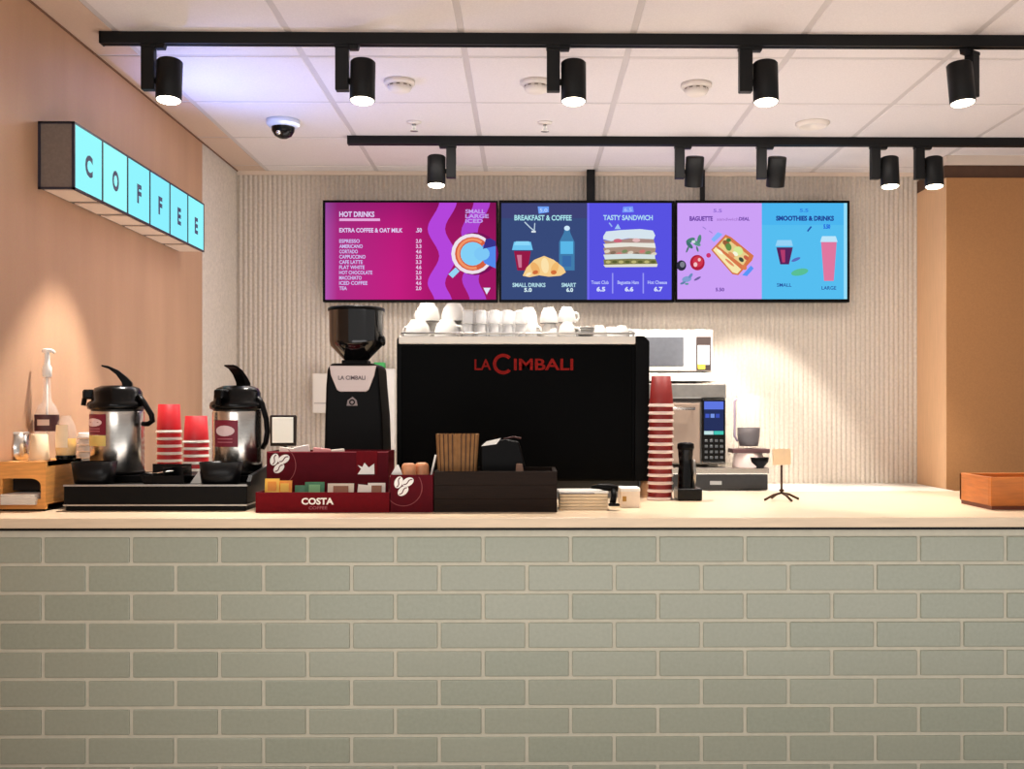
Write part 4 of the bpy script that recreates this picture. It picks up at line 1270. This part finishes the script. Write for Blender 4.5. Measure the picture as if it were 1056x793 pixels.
for (x, y) in ((425, .06), (655, .06), (425, .44), (655, .44)):
    mb = MB(); mb.lathe([(0, 0), (.022, 0), (.022, .006), (.016, .010), (.016, mz(503))], BLACK, c=(mx_(x), y, 0), seg=20); mb.build('foot', em)
LOGO = mat('logo_red', (128, 24, 20), .7, spec=.1)
mb = MB(); yy = -.0088
mb.text('LA', LOGO, mx_(498), yy, mz(381.5), 11 * u, 17 * u, bold=.012)
mb.ring(mx_(519), mz(375.5), 7.2 * u, 10.6 * u, yy, LOGO, .75, 2 * PI - .75)
mb.text('IMBALI', LOGO, mx_(560.5), yy, mz(381.5), 11.5 * u, 61 * u, bold=.02)
mb.build('lettering', em)
for x in (470, 540, 610):
    mb = MB(); mb.lathe([(0, -.03), (.034, -.03), (.034, .03), (0, .03)], STEEL, c=(mx_(x), .54, .26), seg=24)
    mb.tube([(mx_(x), .54, .225), (mx_(x), .60, .222), (mx_(x), .69, .205)], [.012, .011, .014], BLACK)
    mb.build('group_head', em)
ztray = 1.0 + mz(346.9)

# crockery on the machine
mugs = {}
def mug_proto(r, h, name='coffee_cup'):
    t = thing(name, 'x', 'cup')
    mb = MB()   # upside-down cup
    mb.lathe([(r, 0), (r * .98, h * .3), (r * .82, h * .72), (r * .58, h * .93), (r * .56, h), (r * .50, h), (r * .48, h * .96), (0, h * .955)], WHITE, seg=32)
    mb.lathe([(r, 0), (r - .003, 0.0), (r * .93, h * .3), (r * .76, h * .70), (r * .5, h * .88), (0, h * .9)], WHITE, seg=32)
    mb.build('bowl', t)
    mb = MB(); mb.tube([(r * .93, 0, h * .18), (r * 1.25, 0, h * .16), (r * 1.45, 0, h * .36), (r * 1.30, 0, h * .60), (r * .86, 0, h * .66)], .005, WHITE, seg=8); mb.build('handle', t)
    return t


def mugs_at(lst, r, h, cat_group):
    first = None
    for (px, Y, lvl, rot, lab) in lst:
        loc = (PX(px, Y), Y, ztray + .0005 + lvl * (h + .0008))
        if first is None:
            first = mug_proto(r, h); first.location = loc; first.rotation_euler = (0, 0, rot); first['label'] = lab; first['group'] = cat_group
        else: dup(first, loc, rot, lab)


mugs_at([
    (431, 3.84, 0, 2.6, 'large white cup upside down at the left end of the machine top'),
    (461, 3.84, 0, -.5, 'large white cup upside down, second along the machine top at the front'),
    (444, 3.95, 0, 1.7, 'large white cup upside down behind the two front cups at the left'),
    (470.5, 3.95, 0, .8, 'large white cup upside down behind the second front cup'),
    (441, 3.90, 1, 2.4, 'large white cup, upper left one stacked above the left end cups'),
    (468, 3.90, 1, .9, 'large white cup, upper right one stacked beside the row of glasses'),
], .046, .064, 'large white cups on the left of the machine top')
mugs_at([
    (549, 3.84, 0, -.9, 'small white cup upside down just right of the glasses'),
    (567, 3.88, 0, 1.4, 'small white cup upside down in the middle of the central cup pile'),
    (585, 3.84, 0, -.4, 'small white cup upside down at the right of the central cup pile'),
    (545, 3.88, 1, 2.2, 'small white cup on the upper layer next to the glasses'),
    (566, 3.88, 1, 1.2, 'small white cup on the upper layer, middle of the central pile'),
    (584.5, 3.86, 1, .4, 'small white cup on the upper layer at the right of the pile'),
], .033, .056, 'small white cups in the middle of the machine top')
mugs_at([
    (618, 3.86, 0, 1.9, 'low white espresso cup upside down just right of the saucers'),
    (630, 3.92, 0, .6, 'low white espresso cup set back between its two neighbours'),
    (641, 3.86, 0, -.2, 'low white espresso cup upside down nearest the right end of the machine top'),
], .030, .046, 'low espresso cups on the right of the machine top')
# saucers
first = None
for i in range(4):
    loc = (PX(602.5, 3.88), 3.88, ztray + .0005 + i * .0085)
    lab = 'white saucer, %s of the stack on the machine top' % ['lowest', 'second from the bottom', 'third from the bottom', 'topmost'][i]
    if first is None:
        first = thing('saucer', lab, 'saucer', loc, group='saucers stacked on the machine top')
        mb = MB(); mb.lathe([(0, .0), (.026, 0), (.030, .003), (.048, .013), (.050, .0135), (.049, .0155), (.030, .006), (0, .005)], WHITE, seg=32); mb.build('plate', first)
    else: dup(first, loc, 0, lab)
# glasses
GL2 = mat('frosted_glass', (244, 243, 242), .12)
GL2.node_tree.nodes['Principled BSDF'].inputs['Alpha'].default_value = .55
first = None
words = ['first', 'second', 'third', 'fourth', 'fifth']
for lvl in (0, 1):
    for row in (0, 1):
        for k in range(4 if row else 5):
            px = 482.5 + k * 13.6 + (6.8 if row else 0)
            Y = 3.83 + row * .055
            loc = (PX(px, Y), Y, ztray + .0005 + lvl * .0495)
            lab = 'small clear glass, %s from the left in the %s row, %s layer' % (words[k], 'back' if row else 'front', 'upper' if lvl else 'lower')
            if first is None:
                first = thing('shot_glass', lab, 'glass', loc, group='clear glasses on the machine top')
                mb = MB()
                mb.lathe([(.0195, 0), (.0205, .002), (.021, .012), (.0185, .040), (.0175, .048), (.015, .049), (0, .049)], GL2, seg=20)
                mb.lathe([(.0195, 0), (.0180, .001), (.0170, .038), (0, .042)], GL2, seg=20)
                mb.build('tumbler', first)
                mb = MB(); mb.lathe([(.0212, .0), (.0218, .0015), (.0212, .003)], WHITE, seg=20); mb.build('rim', first)
            else: dup(first, loc, 0, lab)

# ------------------------------------------------------------------ black tamper device right of the cups
Yv = 3.66; u = Yv / F
tp = thing('coffee_tamper', 'black upright coffee tamper device right of the tall cup stack', 'coffee tamper', (PX(709.5, Yv), Yv, 1.0))
def vz(y): return PZ(y, Yv) - 1
mb = MB(); mb.box(-12.5 * u, 12.5 * u, -.05, .06, 0, vz(503), GLOSS, .005, 3); mb.build('base', tp)
mb = MB(); mb.lathe([(8.5 * u, vz(503)), (8.2 * u, vz(490)), (7.2 * u, vz(482)), (7.0 * u, vz(474)), (7.6 * u, vz(470)), (8 * u, vz(464))], GLOSS, c=(-2 * u, .01, 0), seg=28); mb.build('column', tp)
mb = MB(); mb.lathe([(8 * u, vz(464)), (8.8 * u, vz(462)), (8.6 * u, vz(458)), (6 * u, vz(456.5)), (0, vz(456))], BLACK, c=(-2 * u, .01, 0), seg=28); mb.build('head', tp)
mb = MB(); mb.tube([(5 * u, -.01, vz(503)), (6.5 * u, -.01, vz(488)), (5.5 * u, -.01, vz(474))], .006, STEELD); mb.build('lever', tp)

# ------------------------------------------------------------------ back wall appliances
Yo = 5.46; u = Yo / F
base_z = .90
# steel drawer / base unit
bx0, bx1 = PX(640, Yo - .06), PX(792, Yo - .06)
sd = thing('steel_base_unit', 'long low stainless steel unit under the oven on the back counter', 'base unit', (bx0, Yo - .06, base_z))
zt_ = PZ(481.5, Yo) - base_z
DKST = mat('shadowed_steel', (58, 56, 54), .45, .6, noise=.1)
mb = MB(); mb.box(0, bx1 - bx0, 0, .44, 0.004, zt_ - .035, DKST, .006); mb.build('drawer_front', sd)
mb = MB(); mb.box(-.004, bx1 - bx0 + .004, -.012, .45, zt_ - .035, zt_, STEEL, .005); mb.build('top_plate', sd)
ux = PX(738, Yo - .06) - bx0
mb = MB(); mb.box(ux - .03, ux + .03, -.006, .0, .03, .05, SILVER, .002); mb.build('handle', sd)
zo = base_z + zt_
ox0, ox1 = PX(652, Yo), PX(748.5, Yo); OW = ox1 - ox0
ov = thing('rapid_oven', 'stainless rapid oven with a black touch control column on the back counter', 'oven', (ox0, Yo, zo))
hz_ = PZ(395.5, Yo) - zo
mb = MB(); mb.box(0, OW, .0, .42, .012, hz_ * .80, STEELD, .004); mb.build('body', ov)
mb = MB(); mb.box(-.004, OW, -.012, .43, hz_ * .82, hz_, STEELD, .006); mb.box(0, OW - .004, -.004, .42, hz_ * .78, hz_ * .83, mat('oven_gap', (52, 46, 42), .5)); mb.build('top_cover', ov)
dx1 = PX(721.5, Yo) - ox0
mb = MB(); mb.box(.01, dx1, -.022, 0, .02, hz_ * .765, mat('bronzed_oven_door', (158, 138, 122), .35, .5, noise=.06, nscale=12), .004); mb.build('door', ov)
mb = MB(); mb.tube([(.03, -.045, hz_ * .70), (dx1 - .03, -.045, hz_ * .70)], .008, STEEL)
for x in (.04, dx1 - .04): mb.tube([(x, -.045, hz_ * .70), (x, -.02, hz_ * .70)], .006, STEEL, seg=8)
mb.build('door_handle', ov)
cx0, cx1 = PX(724, Yo - .03) - ox0, PX(748, Yo - .03) - ox0; cz0, cz1 = PZ(477, Yo - .03) - zo, PZ(411.5, Yo - .03) - zo
cpn = MB(); cpn.box(cx0, cx1, -.034, 0, max(cz0, .012), cz1, GLOSS, .006, 3); cpo = cpn.build('control_panel', ov)
mb = MB(); w_ = cx1 - cx0; yy = -.0345
s0, s1 = cz0 + (cz1 - cz0) * .44, cz1 - .012
mb.flat([(cx0 + .010, s0), (cx1 - .010, s0), (cx1 - .010, s1), (cx0 + .010, s1)], yy, emat((40, 50, 92)))
mb.flat([(cx0 + .010, s1 - (s1 - s0) * .24), (cx1 - .010, s1 - (s1 - s0) * .24), (cx1 - .010, s1), (cx0 + .010, s1)], yy - .0003, emat((96, 120, 226)))
mb.flat([(cx0 + .010, s0), (cx0 + w_ * .48, s0), (cx0 + w_ * .48, s0 + .018), (cx0 + .010, s0 + .018)], yy - .0003, emat((196, 226, 226)))
mb.flat([(cx0 + w_ * .5, s0), (cx1 - .010, s0), (cx1 - .010, s0 + .018), (cx0 + w_ * .5, s0 + .018)], yy - .0003, emat((70, 196, 180)))
for k in range(3): mb.flat([(cx0 + .016 + k * .026, s0 + .085), (cx0 + .036 + k * .026, s0 + .085), (cx0 + .036 + k * .026, s0 + .105), (cx0 + .016 + k * .026, s0 + .105)], yy - .0006, emat([(70, 92, 200), (120, 150, 230), (60, 80, 180)][k]))
mb.build('screen', cpo)
mb = MB()
for r in range(4):
    for k in range(4):
        x = cx0 + w_ * (.17 + .22 * k); z = cz0 + (cz1 - cz0) * (.08 + .088 * r)
        mb.box(x - .008, x + .008, -.0365, -.034, z - .007, z + .007, mat('keypad_key', (70, 72, 74), .4), .0015, 1)
mb.build('keypad', cpo)

# shelf and microwave
shz = PZ(393, 5.56)
sh = thing('wall_shelf', 'white shelf on the ribbed wall holding the microwave', 'shelf', (PX(600, 5.56), 5.56, shz))
SWd = PX(738, 5.56) - PX(600, 5.56)
mb = MB(); mb.box(0, SWd, -.01, .375, 0, .042, WPLAS, .003); mb.build('board', sh)
for x in (.08, SWd - .08):
    # bracket lies under the board, against the wall
    mb2 = MB(); mb2.box(x - .01, x + .01, .05, .375, -.012, 0, WPLAS); mb2.build('bracket', sh)
Yw_ = 5.56
wx0, wx1 = PX(618, Yw_), PX(735.5, Yw_); MWW = wx1 - wx0
mw = thing('microwave', 'white microwave with a grey window on the wall shelf behind the espresso machine', 'microwave', (wx0, Yw_, shz + .0425))
def wz(y): return PZ(y, Yw_) - shz - .0425
def wxx(x): return PX(x, Yw_) - wx0
mb = MB(); mb.box(0, MWW, .012, .36, .008, wz(339.5), WPLAS, .006, 3); mb.build('body', mw)
mb = MB(); mb.box(.002, wxx(711), 0, .012, .010, wz(340.5), WPLAS, .004); do = mb.build('door', mw)
mb = MB(); mb.box(.03, wxx(705), -.003, .0, wz(377.5), wz(347.5), mat('microwave_window', (98, 100, 106), .25, noise=.06), .002); mb.build('window', do)
mb = MB(); mb.box(wxx(712), MWW - .002, 0, .012, .010, wz(340.5), mat('microwave_panel_rose', (206, 190, 184), .4), .003); cpl = mb.build('control_panel', mw)
mb = MB(); mb.box(wxx(718), wxx(733), -.003, 0, wz(382), wz(347), mat('dark_microwave_panel', (62, 52, 50), .35), .002)
mb.build('display_strip', cpl)
mb = MB(); mb.box(wxx(719.5), wxx(731.5), -.005, -.003, wz(376), wz(356), PAPER); mb.box(wxx(719.5), wxx(727), -.0056, -.005, wz(380.5), wz(375.5), mat('yellow_sticker', (232, 210, 70), .5)); mb.build('paper_notice', cpl)
for (x, y) in ((.04, .05), (MWW - .04, .05), (.04, .32), (MWW - .04, .32)):
    mb = MB(); mb.lathe([(0, 0), (.014, 0), (.014, .010), (0, .010)], BLACK, c=(x, y, 0), seg=14); mb.build('foot', mw)

# white wall dispenser left of the grinder
Yq2 = 5.85
p0, p1 = P(322, 426, Yq2), P(338, 385, Yq2)
wd = thing('wall_dispenser', 'white dispenser box on the ribbed wall left of the grinder', 'dispenser', (p0.x, Yq2, p0.z))
mb = MB(); mb.box(0, p1.x - p0.x, 0, .088, 0, p1.z - p0.z, mat('dispenser_white', (226, 220, 210), .5), .006, 3); mb.build('body', wd)
mb = MB(); mb.box(.01, p1.x - p0.x - .01, -.002, 0, .05, .058, mat('dispenser_line', (186, 180, 172), .5)); mb.build('seam', wd)

p0, p1 = P(386, 466, Yq2), P(407, 380, Yq2)
wd = thing('towel_dispenser', 'white wall unit with a green mark between the grinder and the espresso machine', 'dispenser', (p0.x, Yq2, p0.z))
mb = MB(); mb.box(0, p1.x - p0.x, 0, .088, 0, p1.z - p0.z, WPLAS, .008, 3); mb.build('body', wd)
mb = MB(); mb.box(-.004, .055, .0, .06, p1.z - p0.z + .001, p1.z - p0.z + .034, mat('green_cap', (70, 176, 96), .5), .006); mb.build('green_top', wd)

# blender at the edge of the hidden zone
Yn = 5.44; u = Yn / F
JUG = mat('jug_plastic', (225, 222, 220), .3, spec=.2)
JUG.node_tree.nodes['Principled BSDF'].inputs['Alpha'].default_value = .08
bl = thing('blender', 'clear blender jug with dark contents on a pale base on the back counter', 'blender', (PX(772, Yn), Yn, zo))
def bz_(y): return PZ(y, Yn) - zo
mb = MB()
mb.lathe([(0, .0), (16 * u, 0), (17 * u, .006), (15 * u, bz_(470)), (14 * u, bz_(467))], mat('blender_base', (226, 204, 194), .4), seg=32); mb.build('base', bl)
mb = MB(); mb.box(-19 * u, 19 * u, -.07, .07, bz_(467), bz_(462.5), mat('blender_collar', (84, 56, 56), .4), .003); mb.build('collar', bl)
mb = MB(); mb.lathe([(0, bz_(462)), (10 * u, bz_(462)), (12 * u, bz_(450)), (13 * u, bz_(408)), (12.6 * u, bz_(408)), (11.5 * u, bz_(450)), (9.5 * u, bz_(460)), (0, bz_(460))], JUG, seg=32); mb.build('jug', bl)
mb = MB(); mb.lathe([(0, bz_(460)), (9.4 * u, bz_(460)), (11.2 * u, bz_(450)), (11.5 * u, bz_(441)), (0, bz_(442))], mat('dark_berries', (40, 24, 27), .6, noise=.4, nscale=60), seg=32); mb.build('contents', bl)
mb = MB(); mb.tube([(-12 * u, 0, bz_(411)), (-14.5 * u, 0, bz_(414)), (-14.5 * u, 0, bz_(450)), (-11.5 * u, 0, bz_(455))], .006, mat('lilac_handle', (150, 134, 150), .4)); mb.build('jug_handle', bl)
Yx = 5.38
bo = thing('black_bowl', 'small black bowl on the right end of the steel base unit', 'bowl', (PX(784, Yx) - .006, Yx + .0, zo))
u = Yx / F
mb = MB(); mb.lathe([(0, 0), (5 * u, 0), (5 * u, .004), (9.5 * u, .028), (10 * u, .050), (9.4 * u, .050), (8.6 * u, .03), (0, .010)], BLACK, seg=28); mb.build('shell', bo)
mb = MB(); mb.lathe([(10 * u, .049), (10.5 * u, .0515), (9.4 * u, .052)], GLOSS, seg=28); mb.build('rim', bo)

# small stand on the front counter, right
Yy = 3.62; u = Yy / F
st = thing('menu_card_stand', 'small dark metal stand with crossed feet on the right of the counter', 'card stand', (PX(806, Yy), Yy, 1.0), .3)
BRZ = mat('dark_bronze', (74, 52, 40), .35, .7)
mb = MB()
for a in (0.0, PI / 2):
    c, s_ = math.cos(a), math.sin(a)
    mb.tube([(-.065 * c, -.065 * s_, .004), (-.03 * c, -.03 * s_, .020), (0, 0, .026), (.03 * c, .03 * s_, .020), (.065 * c, .065 * s_, .004)], .0042, BRZ, seg=8)
mb.build('crossed_feet', st)
mb = MB(); mb.tube([(0, 0, .024), (0, 0, .12)], .004, BRZ, seg=8); mb.lathe([(.004, .030), (.010, .034), (.004, .040)], BRZ, seg=12); mb.build('stem', st)
mb = MB(); mb.box(-.035, .035, -.002, .002, .12, .175, CREAM, .001, 1); mb.build('card', st)

# orange-brown box at the right end
Ye = 3.27; ex0 = PX(1022, Ye)
eb = thing('bread_box', 'orange brown wooden box at the right end of the counter', 'box', (ex0, Ye, 1.0))
he = .30 - .02
mb = MB()
for (a, b2, c, d, e0, e1) in ((0, .42, 0, .014, .012, .10), (0, .014, .014, .24, .012, .10), (.406, .42, .014, .24, .012, .10), (0, .42, .226, .24, .012, .10), (.014, .406, .014, .226, .012, .022)):
    mb.box(a, b2, c, d, e0, e1, ORWOOD, .002, 1)
mb.build('carcass', eb)
mb = MB(); mb.box(.004, .416, .004, .236, 0, .012, mat('dark_red_wood', (110, 52, 24), .5)); mb.build('plinth', eb)

# ------------------------------------------------------------------ lighting
def light(kind, name, loc, energy, col=(1, .9, .8), **kw):
    d = bpy.data.lights.new(name, kind); d.energy = energy; d.color = col
    o = bpy.data.objects.new(name, d); COL.objects.link(o); o.location = loc
    for k, v in kw.items():
        if k == 'rot': o.rotation_euler = v
        else: setattr(d, k, v)
    return o


for i, (loc, tilt, Y) in enumerate(HEADS):
    near = Y == T1Y
    lx, ly, lz = loc
    # lamp sits just under the lens, along the head's axis
    off = Matrix.Rotation(tilt, 3, 'X') @ Vector((0, 0, -.082))
    en = 75 if near else (95 if tilt > 0 else 55)
    light('SPOT', 'spot_lamp', (lx + off.x + (.034 if i == 0 else 0), ly + off.y, lz - .126 + off.z), 120 if i == 0 else en, (1, .92, .83),
          rot=(tilt, 0, 0), spot_size=math.radians(64 if i == 0 else 58), spot_blend=.4, shadow_soft_size=.015)

# soft daylight and room light from the seating side
light('AREA', 'seating_area_light', (-1.3, .0, 2.55), 60, (1, .97, .94), rot=(math.radians(40), 0, 0), size=2.6, size_y=1.4, shape='RECTANGLE')
light('AREA', 'aisle_light', (.3, 4.75, 2.60), 20, (1, .93, .86), rot=(0, 0, 0), size=2.8, size_y=.4, shape='RECTANGLE')
# added unseen fill lamps: bounce light for the ceiling, from seating side and staff aisle
light('AREA', 'seating_bounce_fill', (.8, 1.2, .5), 34, (1, .96, .95), rot=(math.radians(160), 0, 0), size=3.6, size_y=1.2, shape='RECTANGLE')
light('AREA', 'aisle_bounce_fill', (.5, 4.7, .7), 28, (1, .95, .93), rot=(PI, 0, 0), size=3.2, size_y=.9, shape='RECTANGLE')

# glow the turquoise sign throws up onto the ceiling
light('SPOT', 'sign_glow_lamp', (SX + .05, sy0 + .80, sz0 + .02), 30, (.22, .33, 1), rot=(PI, math.radians(34), 0), spot_size=math.radians(120), spot_blend=1.0, shadow_soft_size=.0)

w = bpy.data.worlds.new('room_ambient'); sc.world = w; w.use_nodes = True
bgn = w.node_tree.nodes['Background']
bgn.inputs[0].default_value = (1.0, .97, .95, 1); bgn.inputs[1].default_value = .56

sc.view_settings.view_transform = 'Standard'
sc.view_settings.look = 'None'
sc.view_settings.exposure = 0.0
sc.view_settings.gamma = 1.0
